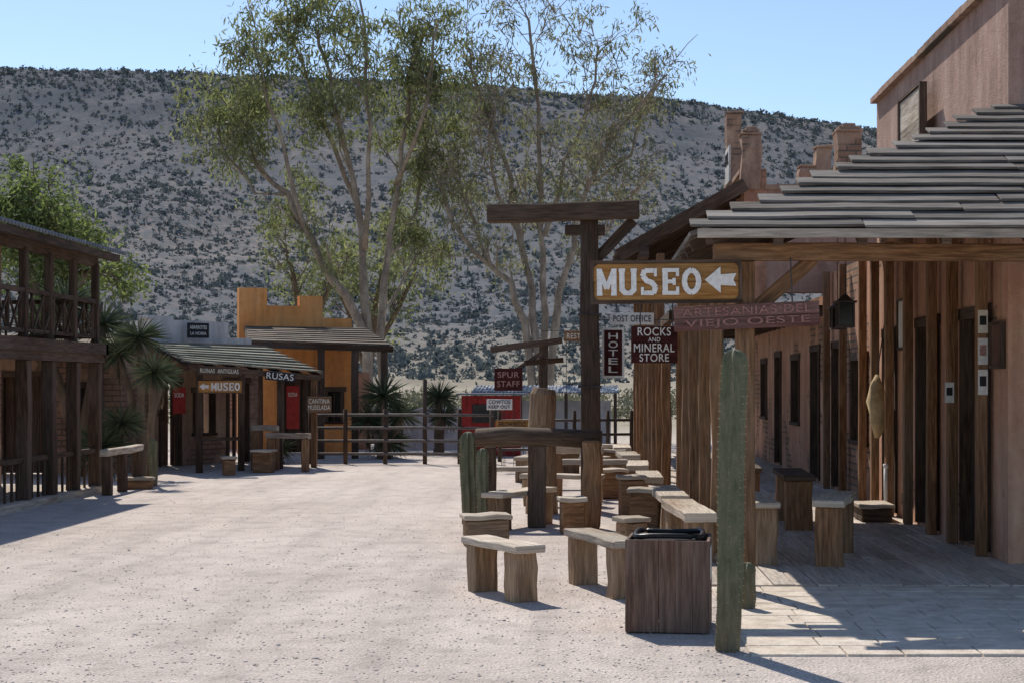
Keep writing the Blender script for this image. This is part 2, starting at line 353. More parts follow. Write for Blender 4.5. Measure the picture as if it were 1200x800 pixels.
# ------------------------------------------------------------------ world, light, camera
w=bpy.data.worlds.new('World');S.world=w;w.use_nodes=True;nt=w.node_tree
sky=nt.nodes.new('ShaderNodeTexSky');sky.sky_type='NISHITA';sky.sun_disc=False
d=Vector((0.33,-0.78,-1.0)).normalized()
el=math.asin(-d.z);sky.sun_elevation=el;sky.sun_rotation=math.atan2(-d.x,-d.y)
sky.altitude=1400;sky.air_density=1.0;sky.dust_density=0.7;sky.ozone_density=1.6
nt.links.new(sky.outputs[0],nt.nodes['Background'].inputs[0]);nt.nodes['Background'].inputs[1].default_value=0.15
L=bpy.data.lights.new('sun','SUN');L.energy=5.0;L.angle=math.radians(0.5);L.color=(1,0.94,0.85)
lo_=bpy.data.objects.new('sun',L);COL.objects.link(lo_);lo_.rotation_euler=d.to_track_quat('-Z','Y').to_euler();lo_.location=(-20,40,50)
cam=bpy.data.cameras.new('camera');co=bpy.data.objects.new('camera',cam);COL.objects.link(co)
cam.sensor_width=36;cam.lens=55;co.location=(0,0,1.6);co.rotation_euler=(math.radians(90),0,0)
cam.shift_x=-0.075;cam.shift_y=0.0417;cam.clip_end=5000;cam.clip_start=0.1
S.camera=co
S.view_settings.view_transform='Standard'
try:S.view_settings.look='None'
except Exception:pass
S.view_settings.exposure=0

# ------------------------------------------------------------------ ground + hill
me=npmesh('ground',[(-3000,-200,0),(3000,-200,0),(3000,4000,0),(-3000,4000,0)],[(0,1,2,3)],G)
structure(me,'ground')
def hill_h(x,y):
    hr=np.interp(x,[-700,-233,-155,-54,44,114,172,500],[118,127,125,120,113,102,96,70])
    t=(y-105)/515.0
    n1=noise.fractal(Vector((x*0.012,y*0.006,1.3)),1.0,2.1,5)
    n2=noise.fractal(Vector((x*0.05,y*0.05,7.3)),0.9,2.1,4)
    if t<=0:return -0.6
    if t<1:
        f=0.14*t+0.86*t**2.1
        if t>0.86: f+= 0.02*math.sin((t-0.86)/0.14*math.pi)
    else: f=1.0-(t-1)*0.08
    env=min(1,t*3)*(1 if t<0.9 else max(0.12,1-(t-0.9)*9))
    return hr*f+env*(n1*8+n2*1.0)-0.6*max(0,1-t*30)+ (n2*0.8 if t>0.9 else 0)
nx,ny=260,170
xs=np.linspace(-520,420,nx);ys=np.concatenate([np.linspace(100,640,140),np.linspace(650,1400,30)])
HV=[(x,y,hill_h(x,y)) for y in ys for x in xs]
HF=[(j*nx+i,j*nx+i+1,(j+1)*nx+i+1,(j+1)*nx+i) for j in range(len(ys)-1) for i in range(nx-1)]
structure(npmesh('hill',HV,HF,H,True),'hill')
bm=bmesh.new();bmesh.ops.create_icosphere(bm,subdivisions=2,radius=1.0)
IV=np.array([v.co[:] for v in bm.verts]);IF=np.array([[v.index for v in f.verts] for f in bm.faces]);bm.free()
rng=np.random.default_rng(3)
def blobs(centers,sizes,seed,flat=0.7):
    r=np.random.default_rng(seed);V=[];F=[]
    n=len(IV)
    for k,(c,s) in enumerate(zip(centers,sizes)):
        sc=np.array([s*r.uniform(.8,1.3),s*r.uniform(.8,1.3),s*flat*r.uniform(.7,1.2)])
        V.append(IV*sc*r.uniform(0.62,1.25,(n,1))+np.array(c));F.append(IF+k*n)
    return np.concatenate(V),np.concatenate(F)
def leaves(name,C,size,mat,seed,droop=0.6,wid=0.28,sizes=None):
    r=np.random.default_rng(seed);n=len(C);C=np.asarray(C)
    D=r.normal(size=(n,3));D[:,2]-=droop*1.5;D/=np.linalg.norm(D,axis=1)[:,None]
    R=r.normal(size=(n,3));X=np.cross(D,R);X/=np.linalg.norm(X,axis=1)[:,None]
    s=(size if sizes is None else sizes[:,None])*r.uniform(0.6,1.4,(n,1));hw=s*wid
    V=np.stack([C,C+D*s*.5+X*hw*.5,C+D*s,C+D*s*.5-X*hw*.5],1).reshape(-1,3)
    F=np.arange(n*4).reshape(-1,4)
    return npmesh(name,V,F,mat)
CC=[];SS=[];cnt=0
while cnt<19500:
    y=rng.uniform(165,640)
    if rng.uniform()<0.05:y=rng.uniform(590,630)
    u=rng.uniform(-760,560);x=u*y/1833
    dn=noise.noise(Vector((x*0.02,y*0.011,4)))
    if rng.uniform()>0.68+dn*0.5 and y<590:continue
    s=rng.uniform(0.42,0.82)*rng.choice([0.8,1.2,1.9],p=[.64,.29,.07])*(0.55+y/850)
    k=18;z=hill_h(x,y)
    P=rng.normal(size=(k,3))*np.array([s*.45,s*.45,s*.38]);P[:,2]=np.abs(P[:,2])
    CC.append(P+np.array([x,y,z]));SS.append(np.full(k,s*.66));cnt+=1
structure(leaves('hillside_scrub',np.concatenate(CC),1,L_scrub_hazed,5,-0.2,1.0,np.concatenate(SS)),'hillside_scrub',kind='stuff',label='haze-tinted green scrub bushes dotted over the dry hillside',cat='scrub')
C=[]
for i in range(230):
    y=rng.uniform(55,150);x=rng.uniform(-560,330)*y/1833;s=rng.uniform(.4,1.2)
    C.append(np.array([x,y,s*.5])+rng.normal(size=(120,3))*np.array([s*.6,s*.6,s*.33]))
structure(leaves('dry_brush',np.concatenate(C),0.26,L_scr2,9,-0.5,0.4),'dry_brush',kind='stuff',label='dry brush on the flat land beyond the corral',cat='brush')
cs=[];sz=[]
for i in range(4200):
    y=7.3+abs(rng.normal())*7;x=rng.uniform(-720,220)*y/1833
    cs.append((x,y,0.001));sz.append(rng.uniform(.003,.009)*rng.choice([1,1.7],p=[.94,.06]))
V,F=blobs(cs,sz,6)
PB=plain('pebble',(0.57,0.50,0.445),0.9,0,0.3,60)
structure(npmesh('gravel',V,F,PB),'gravel',kind='stuff',label='loose pebbles on the dirt street',cat='gravel')

# ------------------------------------------------------------------ trees
def lerp_path(pts,k=3,jit=0.06,r=None):
    out=[]
    P=[Vector(p) for p in pts]
    for i in range(len(P)-1):
        p0=P[max(i-1,0)];p1=P[i];p2=P[i+1];p3=P[min(i+2,len(P)-1)]
        for j in range(k):
            t=j/k
            q=0.5*((2*p1)+(p2-p0)*t+(2*p0-5*p1+4*p2-p3)*t*t+(3*p1-p0-3*p2+p3)*t**3)
            out.append(q+Vector([random.uniform(-jit,jit) for _ in range(3)])*(1 if (i or j) else 0))
    out.append(P[-1]);return out
def tree(name,label,base,limbs,lm,seed,subs=9,leafn=34,size=0.24,clump=0.38,start=0.4,sublen=1.7,bark=None,droop=0.6,thick=1.0,prob=0.88,wid=0.28,twigs=5):
    random.seed(seed);r=np.random.default_rng(seed)
    T=Thing(name,label,'tree',base);tb=B();C=[]
    for pts,ra,rb in limbs:
        ra=ra*thick
        P=lerp_path([(x,base[1]+dy,z) for x,dy,z in pts],3,0.09);m=len(P)
        tb.tube(P,[ra+(rb-ra)*(i/(m-1))**0.7 for i in range(m)],9,rj=0.12)
        ns=int(subs*len(pts)/5)
        for k in range(ns):
            t=random.uniform(start,1.0);i=min(int(t*(m-1)),m-2);p=P[i].lerp(P[i+1],random.random())
            d=(P[i+1]-P[i]).normalized()
            rd=Vector(r.normal(size=3)).normalized()
            dd=(d*0.65+rd*0.75+Vector((0,0,.3))).normalized();Ls=sublen*random.uniform(.5,1.25)*(1.15-.4*t)
            sp=[p]
            for q in range(4):
                dd=(dd+Vector(r.normal(size=3))*0.2+Vector((0,0,0.08))).normalized();sp.append(sp[-1]+dd*Ls/4)
            rr=max(0.014,(ra+(rb-ra)*t)*0.33);tb.tube(sp,[rr,rr*.8,rr*.6,rr*.4,0.009],5,cap=False)
            for q in range(twigs):
                st=sp[random.choice([2,3,4])];td=(dd*0.5+Vector(r.normal(size=3))*0.6).normalized()
                tl=random.uniform(.35,.9);e=st+td*tl;tb.tube([st,st.lerp(e,.5)+Vector((0,0,.05)),e],[0.014,0.011,0.007],4,cap=False)
                if random.random()<prob:
                    n=int(leafn*random.uniform(.2,1.5));cl=clump*random.uniform(.45,1.2)
                    C.append(np.array(e)+r.normal(size=(n,3))*np.array([cl,cl,cl*.8])*0.58-np.array([0,0,cl*.25]))
    C=np.concatenate(C)
    T.part(tb,'trunk',bark or BARK,world=True,smooth=True)
    T.raw(leaves('crown',C-np.array(base),size,lm,seed,droop,wid),'crown');return T
t1=[([(-6.3,0,-.1),(-6.4,0,2.8),(-7.0,-.2,4.2),(-7.9,-.4,5.7),(-8.7,-.3,7.0),(-9.6,0,8.0),(-10.1,.3,9.7)],.30,.05),
([(-6.35,0,2.5),(-6.5,.3,5.3),(-6.9,.5,7.7),(-7.4,.4,9.9),(-7.9,.5,11.9)],.24,.04),
([(-6.1,.2,-.1),(-6.0,.4,2.8),(-5.9,.5,5.3),(-5.5,.5,7.7),(-5.2,.3,9.9),(-4.7,.2,11.9)],.26,.04),
([(-7.9,-.4,5.7),(-8.5,-.7,7.6),(-9.0,-.8,9.5),(-9.5,-.7,11.3)],.14,.03),
([(-5.9,.5,5.2),(-5.3,1.0,6.2),(-4.9,1.2,7.6),(-4.8,1.0,9)],.13,.03),
([(-6.6,.4,6.2),(-7.4,.9,8.4),(-8.2,1.1,10.4),(-8.9,1.0,12.4)],.15,.03),
([(-5.6,.5,7.4),(-4.9,-.2,8.8),(-4.5,-.5,10.2),(-4.3,-.6,11.8)],.12,.03),
([(-6.0,.4,3.6),(-5.5,1.0,4.6),(-5.1,1.2,5.4)],.09,.03),
([(-8.7,-.3,7.0),(-9.4,-.6,7.0),(-10.2,-.7,8.0),(-10.5,-.5,9.2)],.09,.03),
([(-6.5,.3,5.5),(-6.2,-.5,8.0),(-6.3,-.8,10.4),(-6.5,-.8,12.6)],.14,.03)]
tree('eucalyptus_tree','tall eucalyptus with several leaning trunks and airy olive-green crown',(-6.3,45,0),t1,L_euc,11,subs=12,leafn=68,size=0.2,clump=0.42,thick=.64,sublen=1.5,wid=.22,droop=.9)
t2=[([(-1.4,0,-.1),(-1.9,0,3.4),(-2.6,-.2,4.9),(-3.6,-.3,5.8),(-4.4,-.2,7.6)],.26,.04),
([(-1.4,0,1.5),(-1.6,.2,3.6),(-2.1,.4,6.1),(-2.5,.3,8.4),(-3.3,.3,10.4),(-3.6,.3,11.6)],.24,.03),
([(-1.3,.2,1.5),(-1.25,.3,3.6),(-1.4,.4,6.4),(-1.5,.5,8.9),(-1.6,.4,11.4),(-1.9,.4,12.6)],.22,.03),
([(-1.2,.0,-.1),(-1.0,-.1,3.4),(-.5,-.2,5.6),(0,-.3,7.4),(.8,-.2,8.9),(2.3,0,10.7)],.25,.03),
([(-.6,-.2,5.3),(.3,.3,6.0),(1.0,.5,6.8),(2.0,.5,8.0)],.12,.03),
([(-1.3,.3,6.0),(-.7,.8,8.2),(0,.9,10.1),(.3,.8,11.7)],.13,.03),
([(-3.0,-.2,5.3),(-3.6,.3,6.9),(-4.0,.4,8.6)],.09,.03),
([(-2.1,.4,6.1),(-2.9,-.3,8.0),(-2.7,-.5,10)],.1,.03),
([(0,-.3,7.4),(1.2,.4,8.4),(1.5,.5,10.0)],.09,.03)]
tree('eucalyptus_tree','tall sparse eucalyptus with forked trunks and thin grey-green foliage',(-1.4,46,0),t2,L_euc2,12,subs=19,leafn=26,size=0.18,clump=0.42,thick=.64,prob=.7,start=.35,wid=.22,droop=.9,twigs=6)
t3=[([(-13.9,0,-.1),(-13.9,0,3),(-14.4,0,4.8),(-15.0,0,5.8)],.25,.05),([(-13.9,0,3),(-13.9,.3,5),(-14.0,.4,6.3)],.18,.04),
([(-13.8,0,3),(-13.1,.3,4.3),(-12.7,.4,4.9)],.16,.04),([(-13.9,0,2.8),(-14.1,.8,4.6),(-14.4,1,6.2)],.16,.04)]
tree('shade_tree','leafy green tree rising behind the wooden balcony',(-13.9,40,0),t3,L_green,13,subs=20,leafn=80,size=0.14,clump=0.46,start=0.35,sublen=1.0,bark=BARKD,droop=0.2,wid=.4)
t4=[([(-9.4,0,-.1),(-9.4,0,3),(-9.8,0,5.0),(-10.0,0,6.0)],.2,.04),([(-9.4,0,3),(-8.8,.3,4.6),(-8.4,.4,5.4)],.15,.04)]
tree('shade_tree','small pale green tree behind the ochre building',(-9.4,52,0),t4,L_euc,14,subs=13,leafn=40,size=0.15,clump=0.42,start=0.4,sublen=1.1,bark=BARKD,droop=0.2,wid=.35)
t5=[([(-8.0,0,-.1),(-7.6,0,2.6),(-7.2,.2,5.2),(-6.7,.2,7.2)],.2,.04),([(-7.6,0,2.6),(-6.6,.3,4.2),(-6.0,.4,5.8)],.15,.04),([(-7.7,0,2.2),(-8.4,.3,4),(-8.8,.4,5.6)],.12,.04)]
tree('shade_tree','pale green tree standing beyond the corral',(-7.6,54,0),t5,L_euc,15,subs=13,leafn=42,size=0.16,clump=0.48,start=0.3,sublen=1.3,bark=BARKD,droop=0.2,wid=.35)
random.seed(21)
def yucca(label,loc,heads,trunkr=0.09,seed=0,skirt=True,nl=170,Lf=0.56,group=None):
    r=np.random.default_rng(seed);T=Thing('yucca_plant',label,'yucca',loc,group=group);tb=B();V=[];F=[];V2=[];F2=[]
    def spike(o,d,Lg,wd,VV,FF):
        d=d/np.linalg.norm(d);x=np.cross(d,r.normal(size=3));x/=np.linalg.norm(x);k=len(VV)
        m=o+d*Lg*.5;tip=o+d*Lg+np.array([0,0,-Lg*.08])
        VV+= [o+x*wd*.7,m+x*wd,tip,m-x*wd,o-x*wd*.7]
        FF+= [(k,k+1,k+2,k+2),(k,k+2,k+3,k+4)]
    for (x,y,z,s) in heads:
        tb.tube(lerp_path([(0,0,0),(x*.35,y*.35,z*.5),(x,y,z)],3,0.02),[trunkr*(1.25-.5*i/6) for i in range(7)],8,rj=.12)
        for i in range(nl):
            dd=r.normal(size=3);dd/=np.linalg.norm(dd);dd[2]=dd[2]*.9+.12
            spike(np.array([x,y,z+.05]),dd,Lf*s*r.uniform(.8,1.05),.008*s+.003,V,F)
        if skirt:
            for i in range(70):
                a=r.uniform(0,6.28);h=r.uniform(-.5,-.05)*s
                spike(np.array([x,y,z+h]),np.array([math.cos(a)*.3,math.sin(a)*.3,-1.0]),.26*s*r.uniform(.5,1.1),.009*s,V2,F2)
    T.part(tb,'trunk',BARKD,smooth=True)
    def tm(nm,V,F,mat):
        me=bpy.data.meshes.new(nm);me.from_pydata([tuple(v) for v in V],[],[((f[0],f[1],f[2]) if f[2]==f[3] else f) for f in F]);me.materials.append(mat);T.raw(me,nm)
    tm('crown',V,F,L_yuc)
    if skirt: tm('dead_leaves',V2,F2,L_dry)
yucca('tall yucca with round spiky head on a shaggy trunk',(-6.95,24.8,0),[(0.05,0,1.75,.78)],.055,1)
yucca('tall many-headed yucca beside the balcony',(-7.6,26.6,0),[(-.05,0,2.35,1.0),(-.45,.2,2.1,.85),(.25,.3,1.7,.8)],.07,2)
yucca('bushy yucca growing behind the balcony',(-8.9,27.3,0),[(-.2,0,2.95,1.2),(.4,.1,2.6,1.05),(-.7,.1,2.6,1.1)],.08,3)
yucca('large dark yucca just behind the corral fence',(-4.4,33.6,0),[(0,0,1.3,1.2),(.35,.2,.9,1.0),(-.35,.1,.8,1.0),(.1,.1,.3,1.1)],.1,4)
yucca('spiky yucca beyond the corral fence',(-3.5,36.5,0),[(0,0,1.25,1.0),(.1,0,.8,.9)],.1,5)
yucca('small agave clump at the foot of the house',(-6.2,31.6,0),[(0,0,.25,.8)],.05,6,skirt=False,nl=60)
yucca('spiky agave beside the dark porch',(-8.1,26.0,0),[(0,0,.5,1.1),(.3,.1,.9,.9)],.08,7)

# ------------------------------------------------------------------ cacti
def cactus(label,loc,h,r,lean=(0.02,0),ribs=8,group=None,seed=0,dp=.17):
    random.seed(seed);T=Thing('column_cactus',label,'cactus',loc,group=group);b=B();pts=[];rs=[]
    n=44
    def prof(t):return (0.92+0.08*math.sin(min(1,t*1.9)*math.pi/2))*(1+.012*math.sin(t*31)+.015*math.sin(t*77))
    tc=r*1.1/h
    def ts(i):
        q=i/n;return q*.96/.8 if q<.8 else 1-.04*(1-(q-.8)/.2)**1.8
    for i in range(n+1):
        t=ts(i);z=h*t;k=1.0
        if t>1-tc: k=math.sqrt(max(0.0,1-((t-1+tc)/tc)**2))*0.96+0.04
        pts.append((lean[0]*t+0.006*math.sin(t*7),lean[1]*t,z));rs.append(r*prof(t)*k)
    b.tube(pts,rs,ribs*8,rib=(ribs,dp),rj=.008);T.part(b,'stem',CAC,smooth=False)
    s=B()
    for k in range(ribs):
        a=2*math.pi*k/ribs
        for i in range(int(h*22)):
            z=0.03+i/22.0
            if z>h-r:break
            t=z/h;rr=r*prof(t)*(1+dp*.97)
            cx,cy=lean[0]*t+0.006*math.sin(t*7),lean[1]*t
            for q in range(3):
                a2=a+random.uniform(-.9,.9);o=Vector((cx+math.cos(a)*rr,cy+math.sin(a)*rr,z))
                e=o+Vector((math.cos(a2),math.sin(a2),random.uniform(-.6,.6)))*0.012
                s.tube([o-Vector((math.cos(a),math.sin(a),0))*.004,e],[0.0018,0.0003],3,cap=False)
    T.part(s,'spines',P_hide)
    return T
cactus('tall ribbed olive column cactus standing by the boardwalk edge',(0.83,9.4,0),1.81,0.067,(0.045,0),7,seed=3,dp=.24)
cactus('short stub of cactus growing beside the boardwalk',(1.12,11.1,0),.34,0.05,(0.01,0),7,seed=13,dp=.2)
cactus('short green column cactus beside the hitching frame',(-1.36,17.9,0),1.06,0.085,(-.02,0),8,seed=4)
cactus('slim column cactus at the end of hitching frame',(-1.17,17.2,0),.9,0.06,(.0,0),7,seed=6)
cactus('small column cactus beside the yucca',(-6.85,24.6,0),0.74,0.06,(0,0),7,seed=5)

# ------------------------------------------------------------------ furniture
GB='rough wooden benches along the street'
def bench(label,loc,rz,Ls=1.15,W=0.27,Ht=0.42,th=0.06,leg=0.17,mat=None,legm=None,inset=0.14,name='wooden_bench',sag=0.0):
    T=Thing(name,label,'bench',loc,rz,group=GB);mat=mat or W_grey;legm=legm or W_beige
    b=B();b.beam((-Ls/2,0,Ht-th/2),(Ls/2,0,Ht-th/2+sag),W,th,seg=6,jit=0.007,w2=W*random.uniform(.85,1.1));T.part(b,'seat',mat,bev=0.008)
    for sx in(-1,1):
        b=B();x=sx*(Ls/2-inset);b.beam((x,0,-.01),(x+random.uniform(-.02,.02),0,Ht-th+sag*(0.5+sx*.35)),leg*random.uniform(.85,1.1),W*.86,(0,1,0),seg=3,jit=0.011)
        T.part(b,'leg',legm,bev=0.01)
    return T
def block(label,loc,rz,sx,sy,h,name='wooden_block_seat',m=None):
    T=Thing(name,label,'seat',loc,rz,group='rough timber block seats');b=B()
    n=2
    for i in range(n):
        y=-sy/2+sy*(i+.5)/n;b.beam((-sx/2,y,(h-.05)/2),(sx/2,y,(h-.05)/2),sy/n*.96,h-.05,seg=3,jit=.012)
    T.part(b,'base',m or W_post,bev=0.012)
    b=B();b.beam((-sx/2-.03,0,h-.025),(sx/2+.03,0,h-.025),sy+.05,.045,seg=3,jit=.008);T.part(b,'seat',W_grey,bev=.008)
bench('short rough bench with two thick slab legs on the gravel',(-0.66,11.85,0),math.radians(-60),.94,0.24,0.42,.055,.15,inset=.15)
bench('weathered plank bench pulled out on the gravel',(0.105,12.15,0),math.radians(-70),1.15,0.24,0.44,.06,.16)
bench('bench with bleached seat beside a timber frame',(-0.78,17.6,0),math.radians(62),1.2,.28,.42,.06,.2)
bench('old bench with sun-bleached seat next to the posts',(0.93,14.6,0),math.radians(95),1.5,.3,.46,.08,.2,sag=.02)
bench('long bleached bench along the posts',(0.86,16.9,0),math.radians(92),1.7,.3,.46,.08,.2)
bench('heavy bench in front of the posts',(0.78,20.2,0),math.radians(90),1.5,.3,.45,.08,.25)
bench('bench in front of the far posts',(0.72,23.0,0),math.radians(88),1.6,.32,.45,.08,.25)
bench('bench in front of the far posts',(0.66,26.2,0),math.radians(92),1.6,.32,.45,.08,.25)
bench('bench beside the distant posts',(0.62,29.4,0),math.radians(90),1.6,.32,.45,.08,.25)
bench('bench set across the street end',(-0.1,24.0,0),math.radians(8),1.4,.3,.45,.08,.2)
bench('bench set by the distant fence',(-0.6,27.5,0),math.radians(60),1.4,.3,.45,.08,.2)
bench('bench standing on the boardwalk by the post',(1.52,14.3,.02),math.radians(92),1.5,.24,.56,.05,.14,W_grey,W_beige)
bench('tall bench against the porch wall',(2.22,14.1,.02),math.radians(76),1.3,.28,.58,.06,.12,W_grey,W_post,inset=.1)
bench('dark bench against the porch wall',(2.30,17.6,.02),math.radians(88),1.5,.34,.6,.06,.2,W_dark,W_post)
bench('dark bench deep under the porch',(2.1,21.0,.02),math.radians(88),1.5,.34,.5,.06,.2,W_dark,W_post)
block('low timber block seat with a plank top',(-1.02,15.5,0),math.radians(12),.42,.34,.32,m=W_beige)
block('squat timber block between the benches',(-0.18,16.8,0),math.radians(8),.24,.3,.40)
block('brown timber block seat near the posts',(0.62,17.4,0),math.radians(-5),.32,.3,.45)
block('timber block seat by the post row',(0.52,19.0,0),math.radians(4),.3,.3,.5)
block('small stump seat between two benches',(0.42,15.4,0),math.radians(24),.24,.24,.3,m=W_beige)
block('timber block seat by the post row',(0.3,22.0,0),math.radians(14),.4,.3,.42)
block('timber block seat near the distant posts',(0.1,25.8,0),math.radians(-14),.4,.34,.42)
block('timber block seat near the distant posts',(0.4,28.5,0),math.radians(-4),.5,.34,.42)
block('low stump seat on the open gravel',(-6.35,27.6,0),math.radians(20),.2,.26,.33)
block('flat timber seat beside the dark porch',(-6.95,24.0,0),math.radians(10),.5,.3,.18)
block('brown timber seat in front of the small shop',(-5.9,28.4,0),math.radians(-8),.34,.3,.42)
T=Thing('hitching_rail','heavy timber hitching rail with a thick log crossbar','hitching rail',(-0.6,17.6,0))
b=B();b.tube([(-1.26,17.55,1.0),(-.9,17.5,1.02),(-.3,17.5,1.0),(.14,17.45,.98)],[.105,.11,.10,.105],12,rj=.08);T.part(b,'crossbar',W_dark,world=True,smooth=True)
b=B();b.beam((-.58,17.55,0),(-.58,17.55,.92),.2,.2,seg=4,jit=.012);T.part(b,'post',W_dark,world=True,bev=.015)
b=B();b.beam((0.02,17.35,0),(0.02,17.35,.98),.21,.2,seg=4,jit=.02);T.part(b,'post',W_post,world=True,bev=.02)
b=B();b.beam((-1.12,17.75,0),(-1.12,17.75,.9),.13,.14,seg=3,jit=.01);T.part(b,'post',W_dark,world=True,bev=.015)
T=Thing('tree_stump','pale cut stump standing on end behind the log frame','stump',(-0.58,19.4,0))
b=B();b.tube([(0,0,0),(0,0,.6),(0,0,1.1),(.02,0,1.48),(.03,0,1.55)],[.2,.18,.17,.165,.13],14,rj=.04);T.part(b,'log',W_beige,smooth=False)
T=Thing('gallows','tall dark timber post with long crossbeam and brace','timber gallows',(0.03,19.7,0))
b=B();b.beam((.03,19.7,0),(.0,19.7,3.72),.25,.24,seg=8,jit=.012,w2=.23,h2=.22);T.part(b,'post',W_dark,world=True,bev=.012)
b=B();b.beam((-1.27,19.55,3.72),(.63,19.55,3.78),.22,.22,seg=6,jit=.01);T.part(b,'crossbeam',W_dark,world=True,bev=.015)
b=B();b.beam((-.3,19.7,3.53),(.2,19.7,3.54),.2,.12,jit=.01);T.part(b,'cap',W_dark,world=True,bev=.01)
b=B();b.beam((.08,19.7,3.15),(.56,19.7,3.66),.1,.13,seg=3,jit=.006);T.part(b,'brace',W_dark,world=True,bev=.008)
for z in(1.57,2.47):
    b=B();b.tube([(-.12,19.56,z),(.15,19.56,z),(.15,19.84,z),(-.12,19.84,z),(-.12,19.56,z)],[.02]*5,6)
    T.part(b,'rope_binding',P_iron,world=True)
T=Thing('rubbish_bin','square brown wooden rubbish box with a black liner rim','bin',(0.53,10.3,0),math.radians(-6))
b=B()
for i in range(5):
    x=-.27+i*.108
    b.box(x+.0005,x+.1075,-.27,-.25,0.01,.60+random.uniform(-.004,.004),.002);b.box(x+.001,x+.107,.25,.27,0.01,.60,.002)
    b.box(-.272,-.252,-.25+i*.1,-.25+i*.1+.098,0.01,.598,.002);b.box(.252,.272,-.25+i*.1,-.25+i*.1+.098,0.01,.598,.002)
T.part(b,'body',W_bin,bev=.002)
b=B();pts=[(.22*math.copysign(abs(math.cos(a))**.5,math.cos(a)),.22*math.copysign(abs(math.sin(a))**.5,math.sin(a)),.62+.006*math.sin(a*3)) for a in [i*math.pi/12 for i in range(25)]]
b.tube(pts,[.018]*25,7,cap=False);T.part(b,'rim',P_black,smooth=True)
b=B();b.box(-.215,.215,-.215,.215,.3,.6);T.part(b,'liner',P_black)
b=B();b.box(.2735,.276,-.19,.02,.34,.55);T.part(b,'notice',P_paper)
def hitch(label,a,bb,h,n=2,mat=W_dark):
    T=Thing('hitching_rail',label,'hitching rail',((a[0]+bb[0])/2,(a[1]+bb[1])/2,0))
    b=B();b.beam((a[0],a[1],h),(bb[0],bb[1],h),.12,.1,seg=3,jit=.01);T.part(b,'rail',W_grey,world=True,bev=.01)
    for i in range(n):
        t=0.1+0.8*i/(n-1);b=B();x=a[0]+(bb[0]-a[0])*t;y=a[1]+(bb[1]-a[1])*t
        b.beam((x,y,0),(x,y,h-.06),.13,.13,seg=2,jit=.008);T.part(b,'post',mat,world=True,bev=.01)
hitch('timber hitching rail with pale top at the shop porch',(-5.95,28.9),(-5.1,28.6),.66,2,W_post)
hitch('low timber rail before the dark porch',(-7.0,24.4),(-6.95,22.4),.62,3)
hitch('brown timber stand in front of the shop',(-6.3,29.3),(-5.8,29.2),.78,2,W_post)
hitch('timber rail near the distant fence',(-.5,21.6),(.2,21.5),.7,2,W_post)

# ------------------------------------------------------------------ wall helper
def wallseg(T,p,q,th,H,openings,mat,name='wall'):
    p=Vector((p[0],p[1],0));q=Vector((q[0],q[1],0));d=(q-p);Ln=d.length;d.normalize();n=Vector((d.y,-d.x,0))
    b=B()
    def seg(s0,s1,z0,z1):
        if s1-s0<.01 or z1-z0<.01:return
        c0=p+d*s0-n*th/2;c1=p+d*s1-n*th/2;zc=(z0+z1)/2
        b.beam((c0.x,c0.y,zc),(c1.x,c1.y,zc),th,z1-z0)
    s=0
    for (s0,s1,z0,z1,k) in sorted(openings):
        seg(s,s0,0,H);seg(s0,s1,z1,H);seg(s0,s1,0,z0);s=s1
    seg(s,Ln,0,H)
    T.part(b,name,mat,world=True)
    for (s0,s1,z0,z1,k) in openings:
        def bb(B_,a0,a1,zz0,zz1,o0,o1):
            c0=p+d*a0-n*(o0+o1)/2;c1=p+d*a1-n*(o0+o1)/2
            B_.beam((c0.x,c0.y,(zz0+zz1)/2),(c1.x,c1.y,(zz0+zz1)/2),abs(o1-o0),zz1-zz0) if (a1-a0)>(zz1-zz0) else B_.beam((p+d*(a0+a1)/2-n*(o0+o1)/2+Vector((0,0,zz0))),(p+d*(a0+a1)/2-n*(o0+o1)/2+Vector((0,0,zz1))),abs(o1-o0) if abs(n.x)>.7 else (a1-a0),(a1-a0) if abs(n.x)>.7 else abs(o1-o0),(0,1,0))
        fr=B();f=.07
        bb(fr,s0,s0+f,z0,z1-f,-.03,.10);bb(fr,s1-f,s1,z0,z1-f,-.03,.10);bb(fr,s0-.04,s1+.04,z1-f,z1+.04,-.032,.10)
        if k=='window':
            bb(fr,s0-.03,s1+.03,z0-.03,z0+.03,-.05,.1)
            wpart=B();bb(wpart,s0+f,s1-f,z0+.03,z1-f,.09,.11);wo=T.part(wpart,'window',P_glass,world=True)
            T.part(fr,'frame',W_dark,world=True,parent=wo)
            mb=B();m=(s0+s1)/2;bb(mb,m-.02,m+.02,z0+.03,z1-f,.06,.085);T.part(mb,'mullion',W_dark,world=True,parent=wo)
        else:
            dp=B();nb=max(2,int((s1-s0)/.18));ww=(s1-s0-2*f)/nb
            for i in range(nb):bb(dp,s0+f+i*ww+.003,s0+f+(i+1)*ww-.003,z0+.02,z1-f,.08,.12)
            do=T.part(dp,'door',W_dark if k=='door' else W_red,world=True)
            T.part(fr,'frame',W_dark,world=True,parent=do)
            hb=B();bb(hb,s1-f-.1,s1-f-.06,(z0+z1)/2-.06,(z0+z1)/2+.06,.04,.08);T.part(hb,'handle',P_iron,world=True,parent=do)
